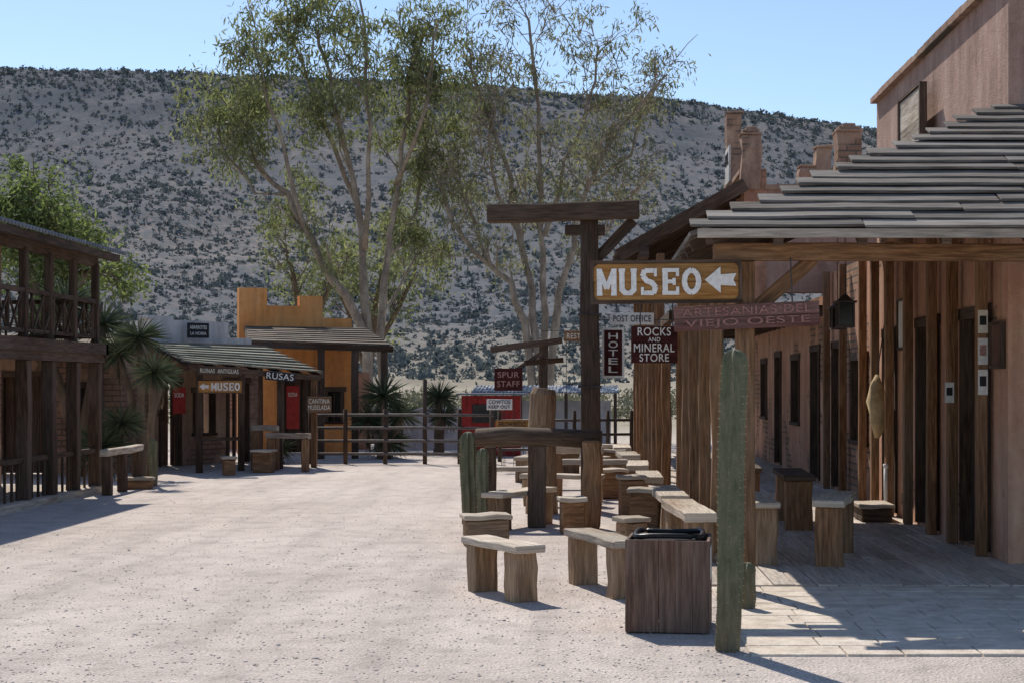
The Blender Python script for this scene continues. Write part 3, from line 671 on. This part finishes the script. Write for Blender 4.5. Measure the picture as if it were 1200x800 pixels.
def slats(b,p00,p10,p01,p11,rows,pieces,th,ov=1.25,lift=0.02,jit=.006,rag=0.0):
    p00,p10,p01,p11=map(Vector,(p00,p10,p01,p11))
    for r in range(rows):
        t0=r/rows;t1=min(1.0,(r+ov)/rows)
        a0=p00.lerp(p01,t0);a1=p10.lerp(p11,t0);b0=p00.lerp(p01,t1);b1=p10.lerp(p11,t1)
        cuts=[0]+sorted([(i+random.uniform(.2,.8))/pieces for i in range(pieces-1)])+[1]
        for i in range(len(cuts)-1):
            s0=cuts[i]+(.0 if i==0 else 0.001);s1=cuts[i+1]-.001
            if i==0:s0+=random.uniform(-rag,rag)
            c0=(a0.lerp(a1,s0)+b0.lerp(b1,s0))/2;c1=(a0.lerp(a1,s1)+b0.lerp(b1,s1))/2
            slope=(b0-a0);dr=(c1-c0).normalized();nn=slope.cross(dr).normalized()
            if nn.z<0:nn=-nn
            nn2=(nn+slope.normalized()*(lift+random.uniform(0,lift*.6))/max(slope.length,.01)*1.0).normalized()
            off=nn*(lift*.5+random.uniform(0,jit))
            b.beam(c0+off,c1+off,slope.length,th,tuple(nn2),seg=max(1,int((c1-c0).length/.8)),jit=jit*.6)

# ------------------------------------------------------------------ main right building
YC=13.8
T=Thing('adobe_storefront','pink adobe storefront with a deep shingled porch roof and timber posts','building',(3.7,16.5,0))
wallseg(T,(3.7,24.2),(3.7,20.12),.35,3.3,[(0.5,1.5,.06,2.2,'door'),(2.2,3.5,.8,2.0,'window')],A_pinkb)
wallseg(T,(3.7,20.1),(3.7,YC),.35,3.6,[(0.5,1.35,.06,2.25,'door'),(2.5,3.6,.06,2.3,'door'),(4.6,5.7,.06,2.3,'door')],A_pink)
b=B();b.beam((3.875,20.1,4.4),(3.875,YC,4.4),.35,1.6);T.part(b,'upper_wall',A_dust,world=True)
b=B();b.box(4.05,9,YC,YC+.35,0,5.2);T.part(b,'end_wall',A_dust,world=True)
b=B();b.box(4.05,9,19.75,20.1,0,5.2);T.part(b,'end_wall',A_dust,world=True)
b=B()
y=YC-.02
while y<20.1:
    b.box(3.62,4.12,y,min(y+.28,20.12),5.2,5.27+random.uniform(-.01,.01),.006);y+=.29
x=4.13
while x<9:
    b.box(x,x+.28,YC-.06,YC+.4,5.2,5.27,.004);x+=.29
T.part(b,'coping',BRK,world=True)
b=B();b.box(4.05,9,YC+.35,19.75,4.6,4.7);T.part(b,'flat_roof',A_tan,world=True)
for y in(14.35,15.5,16.45,17.65,18.75,19.7,20.6,22.2,23.7):
    b=B();b.beam((3.6,y,.03),(3.6,y,3.3),.1,.1,(0,1,0),seg=2,jit=.006)
    T.part(b,'wall_timber',W_post,world=True,bev=.006)
# hipped porch roof: front slope mf over depth 2.3, side slope m_ over width 2.94
m_=.456;mf=.578;hx=1.28;ex,ey,ez=.77,11.5,2.72;roof=B();n=17;stp=.136
for i in range(n):
    t0=i*stp;t1=min(t0+stp*1.25,2.30)
    x0=ex+hx*t0+random.uniform(-.08,.03);x1=8.6;xx=[x0]
    while xx[-1]<x1:xx.append(xx[-1]+random.uniform(1.2,2.8))
    for k in range(len(xx)-1):
        z0=ez+mf*t0+.036+random.uniform(-.006,.010);z1=ez+mf*t1+.006;ym=ey+(t0+t1)/2+random.uniform(-.008,.008)
        up=Vector((0,-(z1-z0),t1-t0)).normalized();dz=random.uniform(-.004,.004)
        roof.beam((xx[k]+.004,ym,(z0+z1)/2+dz),(xx[k+1]-.004,ym,(z0+z1)/2+random.uniform(-.004,.004)),math.hypot(t1-t0,z1-z0),.022,tuple(up),seg=4,jit=.0035)
ro=T.part(roof,'roof',W_roof,world=True,bev=.004)
rs_=B()
for i in range(12):
    t0=i*.235;t1=t0+.235*1.2;yy=[ey+t1/hx+.14]
    while yy[-1]<20.3:yy.append(yy[-1]+random.uniform(1.4,2.4))
    for k in range(len(yy)-1):
        z0=ez+m_*t0+.02;z1=ez+m_*t1-.01;xm=ex+(t0+t1)/2;up=Vector((-(z1-z0),0,t1-t0)).normalized()
        rs_.beam((xm,yy[k]+.003,(z0+z1)/2),(xm,min(yy[k+1],20.35)-.003,(z0+z1)/2),math.hypot(t1-t0,z1-z0),.03,tuple(up),seg=2,jit=.003)
T.part(rs_,'roof_slope',W_roof,world=True,parent=ro)
b=B();tt=2.29
b.sheet([(ex+.08,ey+.04,ez+.014),(8.6,ey+.04,ez+.014),(8.6,ey+tt,ez+mf*tt-.004),(ex+hx*tt,ey+tt,ez+mf*tt-.004)],.012)
T.part(b,'roof_decking',W_dark,world=True,parent=ro)
b=B()
b.beam((ex+.12,ey+.1,ez-.05),(3.66,ey+2.25,ez-.08+mf*2.25),.08,.08)
y=12.1
while y<20.3:
    t=min(2.86,(y-ey-.15)*hx)
    b.beam((ex+.02,y,ez-.06),(ex+t,y,ez-.06+m_*t),.07,.08);y+=.62
x=1.4
while x<8.6:
    t=min((x-ex-.15)/hx,2.15)
    b.beam((x,ey+.03,ez-.06),(x,ey+.03+t,ez-.06+mf*t),.07,.08);x+=.62
T.part(b,'rafters',W_dark,world=True,parent=ro)
b=B();b.beam((.95,11.95,2.605),(8.6,11.95,2.605),.12,.13,seg=8,jit=.006);T.part(b,'porch_beam',W_post,world=True,bev=.008)
b=B();b.beam((1.2,12.03,2.60),(1.2,20.3,2.60),.12,.13,seg=8,jit=.006);T.part(b,'porch_beam',W_post,world=True,bev=.008)
b=B();b.beam((ex+.03,ey+.0,ez-.012),(8.6,ey+.0,ez-.012),.025,.065,seg=6,jit=.003);T.part(b,'fascia',W_grey,world=True)
for y in(12.0,14.6,16.2,17.8,19.2,20.5):
    b=B();b.beam((1.2,y,.03),(1.2,y,2.54),.145 if y<12.5 else .12,.13,(0,1,0),seg=5,jit=.012);T.part(b,'porch_post',W_post,world=True,bev=.01)
b=B();b.beam((4.6,12.0,.03),(4.6,12.0,2.54),.14,.14,(0,1,0),seg=5,jit=.008);T.part(b,'porch_post',W_post,world=True,bev=.01)
for a,c in(((1.25,12.0,2.15),(1.72,12.0,2.56)),((1.2,12.07,2.1),(1.2,12.6,2.54)),((1.2,14.67,2.1),(1.2,15.2,2.54))):
    b=B();b.beam(a,c,.07,.11);T.part(b,'brace',W_post,world=True,bev=.006)
D=Thing('boardwalk','low pale plank boardwalk with paved apron under the porch','boardwalk',(2.3,16,0))
b=B();y=9.2;rw=0
while y<12.3:
    xx=[.95]
    while xx[-1]<9:xx.append(xx[-1]+random.uniform(.3,.6))
    for k in range(len(xx)-1):b.box(xx[k]+.005,xx[k+1]-.005,y+.005,y+.305,-.05,.012+random.uniform(0,.005),.003)
    y+=.31
D.part(b,'paving',W_pave,world=True,bev=.004)
b=B();x=.95
while x<9:
    yend=37 if x<3.6 else 24.2;yy=[12.32]
    while yy[-1]<yend-.2:yy.append(min(yend,yy[-1]+random.uniform(1.6,3.0)))
    for k in range(len(yy)-1):b.box(x+.004,x+.166,yy[k]+.003,yy[k+1]-.003,-.04,.022+random.uniform(0,.006),.002)
    x+=.17
D.part(b,'planks',W_plank,world=True,bev=.004)
def lantern(loc,h):
    T=Thing('hanging_lantern','dark iron box lantern hanging under the porch roof','lantern',loc)
    b=B();b.box(-.09,.09,-.09,.09,-.02,.0);b.box(-.11,.11,-.11,.11,.24,.26)
    for sx in(-1,1):
        for sy in(-1,1):b.box(sx*.08-.01,sx*.08+.01,sy*.08-.01,sy*.08+.01,0,.24)
    b.tube([(0,0,.26),(0,0,.33)],[.09,.02],8);T.part(b,'cage',P_iron)
    b=B();b.tube([(0,0,.33),(0,0,h)],[.005,.005],5);T.part(b,'chain',P_iron)
    b=B();b.box(-.07,.07,-.07,.07,.005,.235);T.part(b,'glass',P_glass)
lantern((2.72,16.6,2.22),1.2)
lantern((3.1,19.5,2.3),1.3)
def frame_on_wall(label,y,z,w,h,mat,name='framed_picture',cat='picture',x=3.695):
    T=Thing(name,label,cat,(x,y,z));b=B();b.box(-.03,0,-w/2+.03,w/2-.03,-h/2+.03,h/2-.03);T.part(b,'panel',mat)
    b=B();b.box(-.05,0,-w/2,w/2,h/2-.03,h/2);b.box(-.05,0,-w/2,w/2,-h/2,-h/2+.03);b.box(-.05,0,-w/2,-w/2+.03,-h/2+.03,h/2-.03);b.box(-.05,0,w/2-.03,w/2,-h/2+.03,h/2-.03);T.part(b,'frame',W_dark)
frame_on_wall('brown framed board hung on the pink wall',14.07,1.95,.4,.42,W_red)
frame_on_wall('narrow framed poster on the pink wall',18.25,2.3,.6,.6,P_paper)
for z,h,mt,xo in((2.17,.21,P_cream,0),(1.9,.24,P_white,0),(1.62,.23,P_white,.0),(1.52,.2,P_white,-.2)):
    T=Thing('paper_notice','small paper notice pinned beside the doorway','notice',(3.60+xo*.2,14.29 if xo==0 else 15.44,z));b=B();b.beam((-.045,0,0),(.045,0,0),.004,h);T.part(b,'sheet',mt)
    b=B();b.beam((-.03,-.003,0.01),(.03,-.003,.01),.003,h*.4);T.part(b,'print',P_blue if h<.24 else P_faded)
T=Thing('hanging_hide','pale tanned hide hanging on the porch wall','hide',(3.5,19.0,1.3))
b=B();b.tube([(0,0,-.35),(.02,0,-.15),(0,.02,.1),(0,0,.3),(0,0,.42)],[.03,.11,.12,.08,.02],10,rj=.2);T.part(b,'skin',P_hide,smooth=True)
b=B();b.tube([(0,0,.42),(.1,0,1.1)],[.008,.008],5);T.part(b,'cord',P_iron)
T=Thing('drain_pipe','short white pipe against the porch wall','pipe',(3.55,18.7,.03));b=B();b.tube([(0,0,0),(0,0,.6)],[.025,.025],8);T.part(b,'pipe',P_white,smooth=True)
b=B();b.tube([(0,0,.57),(0,0,.62)],[.032,.032],8);T.part(b,'cap',P_white,smooth=True)
block('low step box at a doorway',(3.3,18.2,.03),0,.35,.6,.2,m=W_dark)
T=Thing('wall_sign','old weathered board sign on brackets high on the adobe wall','sign',(3.55,17.2,4.35),rz=math.radians(-90))
b=B()
for i in range(5):b.box(-.55,.55,-.02,.02,-.42+i*.17,-.42+i*.17+.165,.002)
T.part(b,'board',W_grey)
b=B();b.box(-.6,-.55,-.04,.04,-.45,.46);b.box(.55,.6,-.04,.04,-.45,.46);b.box(-.55,.55,-.035,.035,.44,.47);T.part(b,'frame',W_dark)
T=Thing('roof_pipe','short grey metal vent pipe above the parapet','pipe',(4.2,20.6,0));b=B();b.tube([(0,0,3),(0,0,5.65)],[.05,.05],10);T.part(b,'pipe',P_tin,smooth=True)
b=B();b.tube([(0,0,5.65),(0,0,5.72)],[.065,.065],10);T.part(b,'cap',P_tin)

# ------------------------------------------------------------------ second building : overhanging upper storey above an arcade
T=Thing('adobe_hotel','adobe building with stepped worn parapet piers and sloping dark awning','building',(3.7,30,0))
wallseg(T,(3.7,37),(3.7,24.22),.35,3.0,[(1,2,.06,2.2,'door'),(3.5,4.6,.9,2.1,'window'),(6,7,.06,2.2,'door'),(8.5,9.6,.9,2.1,'window'),(11,12,.06,2.2,'door')],A_pinkb)
b=B();b.beam((2.575,24.2,3.85),(2.575,37,3.85),.35,2.1);T.part(b,'upper_wall',A_pinkb,world=True)
b=B();b.box(2.75,8.5,24.2,24.55,3.02,4.6);T.part(b,'end_wall',A_dust,world=True)
b=B()
for i in range(18):b.beam((2.4,24.5+i*.72,2.72),(3.9,24.5+i*.72,2.72),.1,.12)
T.part(b,'ceiling_beams',W_dark,world=True)
b=B();b.box(2.41,3.9,24.6,37,2.80,2.84);T.part(b,'ceiling',W_dark,world=True)
for (x0,x1,y0,y1,z,rd) in((2.36,2.62,26.6,27.0,6.2,0),(2.36,2.66,24.16,24.5,5.45,1),(3.27,3.50,24.16,24.5,4.95,0),(3.52,3.76,24.16,24.5,5.25,0),(3.84,4.22,24.16,24.6,5.5,1)):
    b=B();b.box(x0,x1,y0,y1,4.6,z,.03,4);b.box(x0-.02,x1+.02,y0-.02,y1+.02,z,z+.04,.015)
    dx=(x1-x0)*.22
    if rd:b.box(x0+dx,x1-dx,y0+.03,y1-.03,z+.04,z+.13,.025);b.box(x0+dx*.3,x1-dx*.3,y0+.01,y1-.01,z+.04,z+.09,.02)
    T.part(b,'parapet_pier',BRK,world=True,bev=.015)
b=B();b.box(2.36,2.78,24.5,37,4.9,4.97);T.part(b,'coping',BRK,world=True)
b=B();b.box(2.72,8.5,24.16,24.6,4.6,4.68);T.part(b,'coping',BRK,world=True)
b=B()
slats(b,(.42,24.0,3.60),(.42,36.5,3.60),(2.38,24.0,4.7),(2.38,36.5,4.7),8,5,.04,1.2,.03)
ro=T.part(b,'roof',W_dshing,world=True)
b=B()
for i in range(18):
    y=24.05+i*.72;b.beam((.40,y,3.5),(2.38,y,4.61),.08,.12)
T.part(b,'rafters',W_dark,world=True,parent=ro)
b=B();b.beam((.46,23.96,3.57),(2.4,23.96,4.66),.05,.2);T.part(b,'fascia',W_dark,world=True)
b=B();b.beam((.85,23.9,3.62),(.85,36.5,3.62),.14,.14);T.part(b,'porch_beam',W_dark,world=True)
for y in(22.2,24.0,25.7,27.5,29.6,32,34.2,36.2):
    b=B();b.beam((1.1,y,0),(1.1,y,3.6 if y>23 else 2.5),.13,.13,(0,1,0),seg=5,jit=.012);T.part(b,'porch_post',W_post,world=True,bev=.01)
b=B();b.beam((1.1,20.5,2.5),(1.1,36.4,2.5),.1,.12);T.part(b,'porch_beam',W_dark,world=True)
sign('facade_sign','faded white board sign on the parapet',(2.33,26.2,5.25),.7,.6,[('HOTEL',0,.1,.55,.2)],W_white,P_blue,rz=math.radians(-90))

# ------------------------------------------------------------------ signs on the right
sign('museum_sign','ochre plank sign with white slab letters and arrow in dark frame',(.585,11.83,2.372),1.10,.28,[],W_sign,P_white,tilt=math.radians(0.6),frame=W_dark,arrow=(.41,.01,.24,.2),planks=2,slab=('MUSEO',-.13,0,.80,.2),corner=True)
sign('shop_sign','faded red plank sign with worn lettering below the porch beam',(1.2,11.88,2.115),1.10,.19,[('ARTESANIAS DEL',0,.045,.98,.065),('VIEJO OESTE',0,-.045,.95,.07)],W_signred,P_ghost,tilt=math.radians(2.5),planks=2,hang=[(-.3,.095,-.3,.43),(.35,.095,.35,.43)])
sign('shop_sign','maroon sign with white lettering hung by the posts',(.71,17.0,2.03),.50,.40,[('ROCKS',0,.14,.36,.09),('AND',0,.055,.13,.045),('MINERAL',0,-.035,.44,.09),('STORE',0,-.14,.32,.085)],W_maroon,P_white,hang=[(-.15,.20,-.15,.5),(.2,.20,.2,.5)])
sign('hotel_sign','tall narrow dark sign with white lettering on an iron arm',(.31,19.95,2.0),.23,.58,[(c_,0,.21-.105*i,.12,.08) for i,c_ in enumerate('HOTEL')],W_maroon,P_white,hang=[(-.1,.29,-.1,.42),(-.25,.42,.8,.42),(.1,.29,.1,.42)],frame=P_white)
sign('post_office_sign','small white sign with dark lettering on the porch arm',(.55,19.9,2.43),.56,.15,[('POST OFFICE',0,0,.48,.08)],P_white,P_blue,hang=[(-.2,.07,-.2,.2),(-.26,.2,.55,.2)])
# ------------------------------------------------------------------ left two-storey house
T=Thing('balcony_house','dark timber two-storey house with railed balcony and tin roof','building',(-8.6,19,0))
b=B();b.box(-13,-8.75,14,23.3,0,3.7);T.part(b,'wall',A_tan,world=True)
b=B()
slats(b,(-7.05,15.5,3.56),(-7.05,23.75,3.56),(-9.3,15.5,4.2),(-9.3,23.75,4.2),1,1,.02,1,.0)
for i in range(70):
    y=15.56+i*.1188;b.tube([(-7.03,y,3.575),(-9.3,y,4.215)],[.03,.03],6)
ro=T.part(b,'roof',P_tin,world=True)
b=B();b.beam((-7.12,15.5,3.49),(-7.12,23.6,3.49),.1,.1);b.beam((-7.4,15.5,3.42),(-7.4,23.4,3.42),.13,.13)
for i in range(13):y=15.6+i*.66;b.beam((-7.1,y,3.49),(-9.3,y,4.1),.06,.09)
T.part(b,'rafters',W_dark,world=True,parent=ro)
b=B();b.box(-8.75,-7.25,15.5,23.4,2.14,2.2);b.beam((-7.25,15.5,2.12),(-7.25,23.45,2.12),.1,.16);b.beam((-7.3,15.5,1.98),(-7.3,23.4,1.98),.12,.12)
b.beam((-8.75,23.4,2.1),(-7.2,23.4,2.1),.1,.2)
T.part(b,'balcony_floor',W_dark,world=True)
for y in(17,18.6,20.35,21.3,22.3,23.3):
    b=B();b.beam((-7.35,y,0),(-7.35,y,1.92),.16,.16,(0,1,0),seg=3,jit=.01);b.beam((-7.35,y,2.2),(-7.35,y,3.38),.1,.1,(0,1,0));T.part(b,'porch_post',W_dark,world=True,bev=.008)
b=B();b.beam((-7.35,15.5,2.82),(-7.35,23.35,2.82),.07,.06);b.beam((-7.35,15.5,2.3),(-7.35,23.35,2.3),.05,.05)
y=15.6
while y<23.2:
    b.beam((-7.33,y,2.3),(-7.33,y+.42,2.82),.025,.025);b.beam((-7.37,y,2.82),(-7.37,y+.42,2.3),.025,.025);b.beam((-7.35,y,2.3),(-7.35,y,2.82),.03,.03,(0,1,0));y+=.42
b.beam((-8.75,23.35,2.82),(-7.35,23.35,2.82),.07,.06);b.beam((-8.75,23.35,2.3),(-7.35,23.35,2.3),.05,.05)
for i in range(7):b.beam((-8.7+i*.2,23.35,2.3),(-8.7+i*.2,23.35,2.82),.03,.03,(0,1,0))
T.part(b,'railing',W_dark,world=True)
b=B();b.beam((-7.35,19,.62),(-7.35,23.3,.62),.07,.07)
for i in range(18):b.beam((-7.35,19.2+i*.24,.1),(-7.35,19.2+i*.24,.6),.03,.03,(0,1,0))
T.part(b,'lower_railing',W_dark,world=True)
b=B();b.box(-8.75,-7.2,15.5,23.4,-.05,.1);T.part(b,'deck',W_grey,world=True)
b=B();b.box(-8.752,-8.70,20.2,21.1,.1,2.0);T.part(b,'door',W_red,world=True)
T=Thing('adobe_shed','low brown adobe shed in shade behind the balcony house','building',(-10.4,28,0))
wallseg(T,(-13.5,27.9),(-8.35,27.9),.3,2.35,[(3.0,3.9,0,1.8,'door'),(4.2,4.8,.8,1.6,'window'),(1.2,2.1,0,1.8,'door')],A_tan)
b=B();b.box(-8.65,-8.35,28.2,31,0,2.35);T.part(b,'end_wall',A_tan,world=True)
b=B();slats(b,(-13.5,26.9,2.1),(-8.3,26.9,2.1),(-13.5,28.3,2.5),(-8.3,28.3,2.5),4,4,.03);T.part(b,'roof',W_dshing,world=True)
for x in(-11.2,-9.8,-8.45):
    b=B();b.beam((x,27.0,0),(x,27.0,2.08),.12,.12,(0,1,0));T.part(b,'porch_post',W_dark,world=True)

# ------------------------------------------------------------------ white shop with shingled awning
T=Thing('whitewashed_shop','small whitewashed shop with sagging grey shingle awning on posts','building',(-7.5,31,0))
wallseg(T,(-8.5,30.15),(-6.9,32.65),.3,2.42,[(0.25,.85,.0,1.7,'reddoor'),(1.15,1.75,.6,1.5,'window'),(2.05,2.7,.0,1.7,'door')],A_tan)
def slab_along(b,p,q,o,th,z0,z1):
    p=Vector((p[0],p[1],0));q=Vector((q[0],q[1],0));d=(q-p).normalized();n=Vector((d.y,-d.x,0))
    c0=p-n*(o+th/2);c1=q-n*(o+th/2);b.beam((c0.x,c0.y,(z0+z1)/2),(c1.x,c1.y,(z0+z1)/2),th,z1-z0)
b=B();slab_along(b,(-8.45,30.2),(-7.35,31.95),.01,.26,2.42,2.86);slab_along(b,(-8.5,30.15),(-8.15,30.7),.003,.28,2.861,2.93);slab_along(b,(-7.35,31.96),(-7.0,32.5),.01,.26,2.42,2.55)
T.part(b,'parapet',A_white,world=True)
b=B();b.box(-12,-8.6,30.3,30.5,0,2.5);T.part(b,'end_wall',A_tan,world=True)
b=B();slats(b,(-7.15,28.1,1.97),(-5.15,30.2,1.8),(-8.45,30.1,2.40),(-6.85,32.6,2.40),9,3,.03,1.25,.03,rag=.02)
ro=T.part(b,'roof',W_shing,world=True)
b=B();b.beam((-7.2,28.15,1.90),(-5.2,30.2,1.73),.08,.1)
for i in range(7):
    t=i/6;a=Vector((-7.15,28.1,1.93)).lerp(Vector((-5.15,30.2,1.76)),t);c=Vector((-8.45,30.1,2.36)).lerp(Vector((-6.85,32.6,2.36)),t);b.beam(a,c,.06,.07)
T.part(b,'rafters',W_dark,world=True,parent=ro)
for t in(.03,.36,.68,.97):
    a=Vector((-7.1,28.25,0)).lerp(Vector((-5.25,30.25,0)),t);b=B();b.beam((a.x,a.y,0),(a.x,a.y,1.85-.16*t),.11,.11,(0,1,0),seg=3,jit=.01);T.part(b,'porch_post',W_dark if t<.9 else W_post,world=True,bev=.006)
for p_,q_ in(((-7.1,28.25,.6),(-6.4,29,.6)),((-5.9,29.5,.65),(-5.3,30.2,.65))):
    b=B();b.beam(p_,q_,.05,.06);T.part(b,'railing',W_dark,world=True)
sign('shop_plaque','small black plaque with pale lettering on the white parapet',(-7.72,30.9,2.66),.46,.3,[('ABARROTES',0,.06,.36,.07),('LA NORIA',0,-.06,.34,.06)],P_blue,P_white,rz=math.radians(40))
sign('museum_sign','small ochre sign with white letters and arrow on the porch',(-6.62,28.1,1.56),.78,.21,[],W_sign,P_white,rz=math.radians(3),frame=W_dark,arrow=(-.28,0,.18,.13),slab=('MUSEO',.1,0,.52,.14))
sign('shop_sign','dark sign with pale lettering above the small shop',(-6.62,28.05,1.84),.78,.15,[('RUINAS  ANTIGUAS',0,0,.68,.08)],W_dark,P_cream,rz=math.radians(3),tilt=math.radians(-2))
sign('shop_sign','black sign with bold white lettering on the awning edge',(-5.78,29.3,1.75),.56,.17,[('RUSAS',0,0,.5,.12)],P_blue,P_white,rz=math.radians(8),tilt=math.radians(-5))
sign('shop_sign','brown board with pale two-line lettering by the shop end',(-5.15,29.9,1.22),.46,.30,[('CANTINA',0,.06,.40,.09),('MUSELADA',0,-.06,.42,.09)],W_post,P_cream,rz=0)
sign('soda_sign','red rectangular advertising board by the shop wall',(-7.7,29.4,1.3),.25,.5,[('SODA',0,.1,.18,.08)],P_red,P_white,rz=math.radians(30))
sign('soda_sign','tall red advertising board under the awning',(-5.85,30.9,1.15),.26,.85,[('SODA',0,.25,.18,.08)],P_red,P_white,rz=math.radians(20))
# ------------------------------------------------------------------ ochre building
T=Thing('ochre_building','bright ochre adobe building with stepped parapet and dark awning','building',(-7,36.5,0))
wallseg(T,(-8.05,36.0),(-5.6,36.95),.3,3.15,[(1.0,1.7,0,1.8,'door'),(2.0,2.45,.7,1.5,'window')],A_or)
b=B();slab_along(b,(-8.05,36.0),(-7.45,36.23),-.01,.32,3.15,3.82);slab_along(b,(-7.45,36.24),(-6.75,36.51),0,.3,3.15,3.42);slab_along(b,(-6.75,36.52),(-6.25,36.71),-.01,.32,3.15,3.66)
T.part(b,'parapet',A_or,world=True)
b=B();slats(b,(-7.2,33.1,2.50),(-4.3,34.0,2.42),(-7.9,36.0,2.92),(-5.3,37.1,2.92),8,3,.035,1.25,.02);ro=T.part(b,'roof',W_dshing,world=True)
b=B();b.beam((-7.2,33.05,2.44),(-4.25,33.98,2.36),.08,.13);b.beam((-4.32,34.0,2.35),(-5.3,37.1,2.85),.06,.12)
for i in range(7):
    t=i/6;a=Vector((-7.2,33.1,2.44)).lerp(Vector((-4.3,34.0,2.37)),t);c=Vector((-7.9,36,2.85)).lerp(Vector((-5.3,37.1,2.85)),t);b.beam(a,c,.06,.08)
T.part(b,'rafters',W_dark,world=True,parent=ro)
for x,y in((-7.0,33.2),(-5.75,33.6),(-5.05,33.8),(-4.45,34.0)):
    b=B();b.beam((x,y,0),(x,y,2.36),.14,.14,(0,1,0),seg=3,jit=.01);T.part(b,'porch_post',W_dark,world=True,bev=.006)
b=B();b.box(-9.5,-5.4,38.5,38.8,0,1.9);T.part(b,'yard_wall',A_tan,world=True)

# ------------------------------------------------------------------ corral fence and things beyond
T=Thing('corral_fence','grey-brown pipe corral fence with four rails across the street','fence',(-2.8,31.5,0))
for z in(.2,.46,.72,.98):
    b=B();b.tube([(-5.6,31.6,z),(-3.6,31.4,z+.01),(-1.9,31.3,z)],[.03]*3,7)
    T.part(b,'rail',P_pipe,world=True,smooth=True)
for x in(-5.6,-4.9,-4.1,-3.3,-2.6,-1.95):
    b=B();b.tube([(x,31.5,0),(x,31.5,1.1 if x!=-3.3 else 1.7)],[.045,.045],8);T.part(b,'post',W_dark,world=True,smooth=True)
T=Thing('corral_fence','rusty pipe corral fence continuing behind the benches','fence',(0,33,0))
for z in(.25,.55,.85):
    b=B();b.tube([(-1.9,32.4,z),(0.9,33.0,z)],[.03]*2,7)
    T.part(b,'rail',P_iron,world=True,smooth=True)
for x in(-1.85,-1.1,-.3,.4,.9):
    b=B();b.tube([(x,32.4+(x+1.9)*.214,0),(x,32.4+(x+1.9)*.214,1.05)],[.04,.04],8);T.part(b,'post',W_dark,world=True,smooth=True)
T=Thing('low_wall','pale low wall beyond the corral','wall',(-3.9,38.6,0));b=B();b.box(-5.3,-2.9,38.6,38.9,0,.95);T.part(b,'wall',A_white,world=True)
b=B();b.box(-5.35,-2.85,38.55,38.95,.95,1.02);T.part(b,'coping',A_white,world=True)
T=Thing('metal_shed','low open shed with bluish tin roof beyond the corral','shed',(-1.3,41,0))
b=B();b.box(-2.9,.6,42.5,42.7,0,1.15);T.part(b,'wall',A_white,world=True)
b=B();slats(b,(-3.1,41.2,1.38),(.8,41.2,1.38),(-3.1,43,1.55),(.8,43,1.55),1,1,.03,1,0)
for i in range(40):b.tube([(-3.05+i*.098,41.2,1.40),(-3.05+i*.098,43,1.57)],[.022]*2,5)
T.part(b,'roof',P_tin,world=True)
for x in(-3,-1.8,-.6,.7):
    b=B();b.tube([(x,41.3,0),(x,41.3,1.36)],[.045]*2,8);T.part(b,'post',W_dark,world=True)
T=Thing('wooden_stall','wide dark red plank stall beside the corral','stall',(-2.2,35.2,0))
b=B()
for i in range(11):b.box(-2.85+i*.12,-2.735+i*.12,35,35.03,0,1.35,.003)
b.box(-2.84,-1.54,35.05,35.6,0,1.34);T.part(b,'body',P_red,world=True)
b=B();b.box(-2.95,-1.4,34.85,35.7,1.36,1.40);T.part(b,'roof',P_tin,world=True)
b=B();b.box(-2.6,-2.0,34.97,34.995,.75,1.15);T.part(b,'hatch',P_glass,world=True)
T=Thing('timber_frame','rustic timber frame with short crossbeams beyond the benches','timber frame',(-.85,29.6,0))
b=B();b.beam((-.85,29.6,0),(-.85,29.6,2.35),.16,.16,(0,1,0),seg=4,jit=.01);T.part(b,'post',W_dark,world=True)
b=B();b.beam((-1.85,29.5,2.25),(-.5,29.45,2.42),.1,.12,seg=3,jit=.01);T.part(b,'crossbeam',W_dark,world=True)
b=B();b.beam((-1.2,29.4,2.0),(-.5,29.7,2.06),.1,.1);T.part(b,'crossbeam',W_dark,world=True)
b=B();b.beam((-1.4,29.5,1.85),(-.88,29.55,2.2),.06,.08);T.part(b,'brace',W_dark,world=True)
sign('notice_sign','dark red sign with pale red letters on a post',(-1.5,29.2,1.69),.52,.42,[('SPUR',0,.09,.4,.11),('STAFF',0,-.08,.42,.11)],W_maroon,P_faded,hang=[(-.1,-.21,-.1,-1.69),(.1,-.21,.1,-1.69)])
sign('notice_sign','small white two-line sign beside the corral',(-1.65,28.9,1.23),.48,.2,[('COWTOS',0,.045,.4,.07),('KEEP OUT',0,-.045,.4,.06)],P_white,P_blue,hang=[(-.1,-.1,-.1,-1.23),(.1,-.1,.1,-1.23)])
sign('notice_sign','narrow yellowish board with dark writing',(-1.4,28.7,.87),.62,.16,[('PROHIBIDO',0,0,.5,.09)],W_sign,P_blue,hang=[(-.2,-.08,-.2,-.87),(.2,-.08,.2,-.87)])
sign('notice_sign','brown board with pale lettering on a crossbar',(-.2,29.3,2.5),.52,.2,[('RESTAU',0,0,.42,.1)],W_post,P_cream,hang=[(-.2,.1,-.7,.1),(-.22,-.1,-.22,-2.5),(.22,-.1,.22,-2.5)])
random.seed(5)
for i,(x,y,rz) in enumerate([(-1.1,22.5,20),(-.35,20.6,-10),(-1.0,26.0,80),(.15,31,5)]):
    bench('plain bench standing on the far gravel',(x,y,0),math.radians(rz),1.1,.28,.42,.06,.18)
print('done')
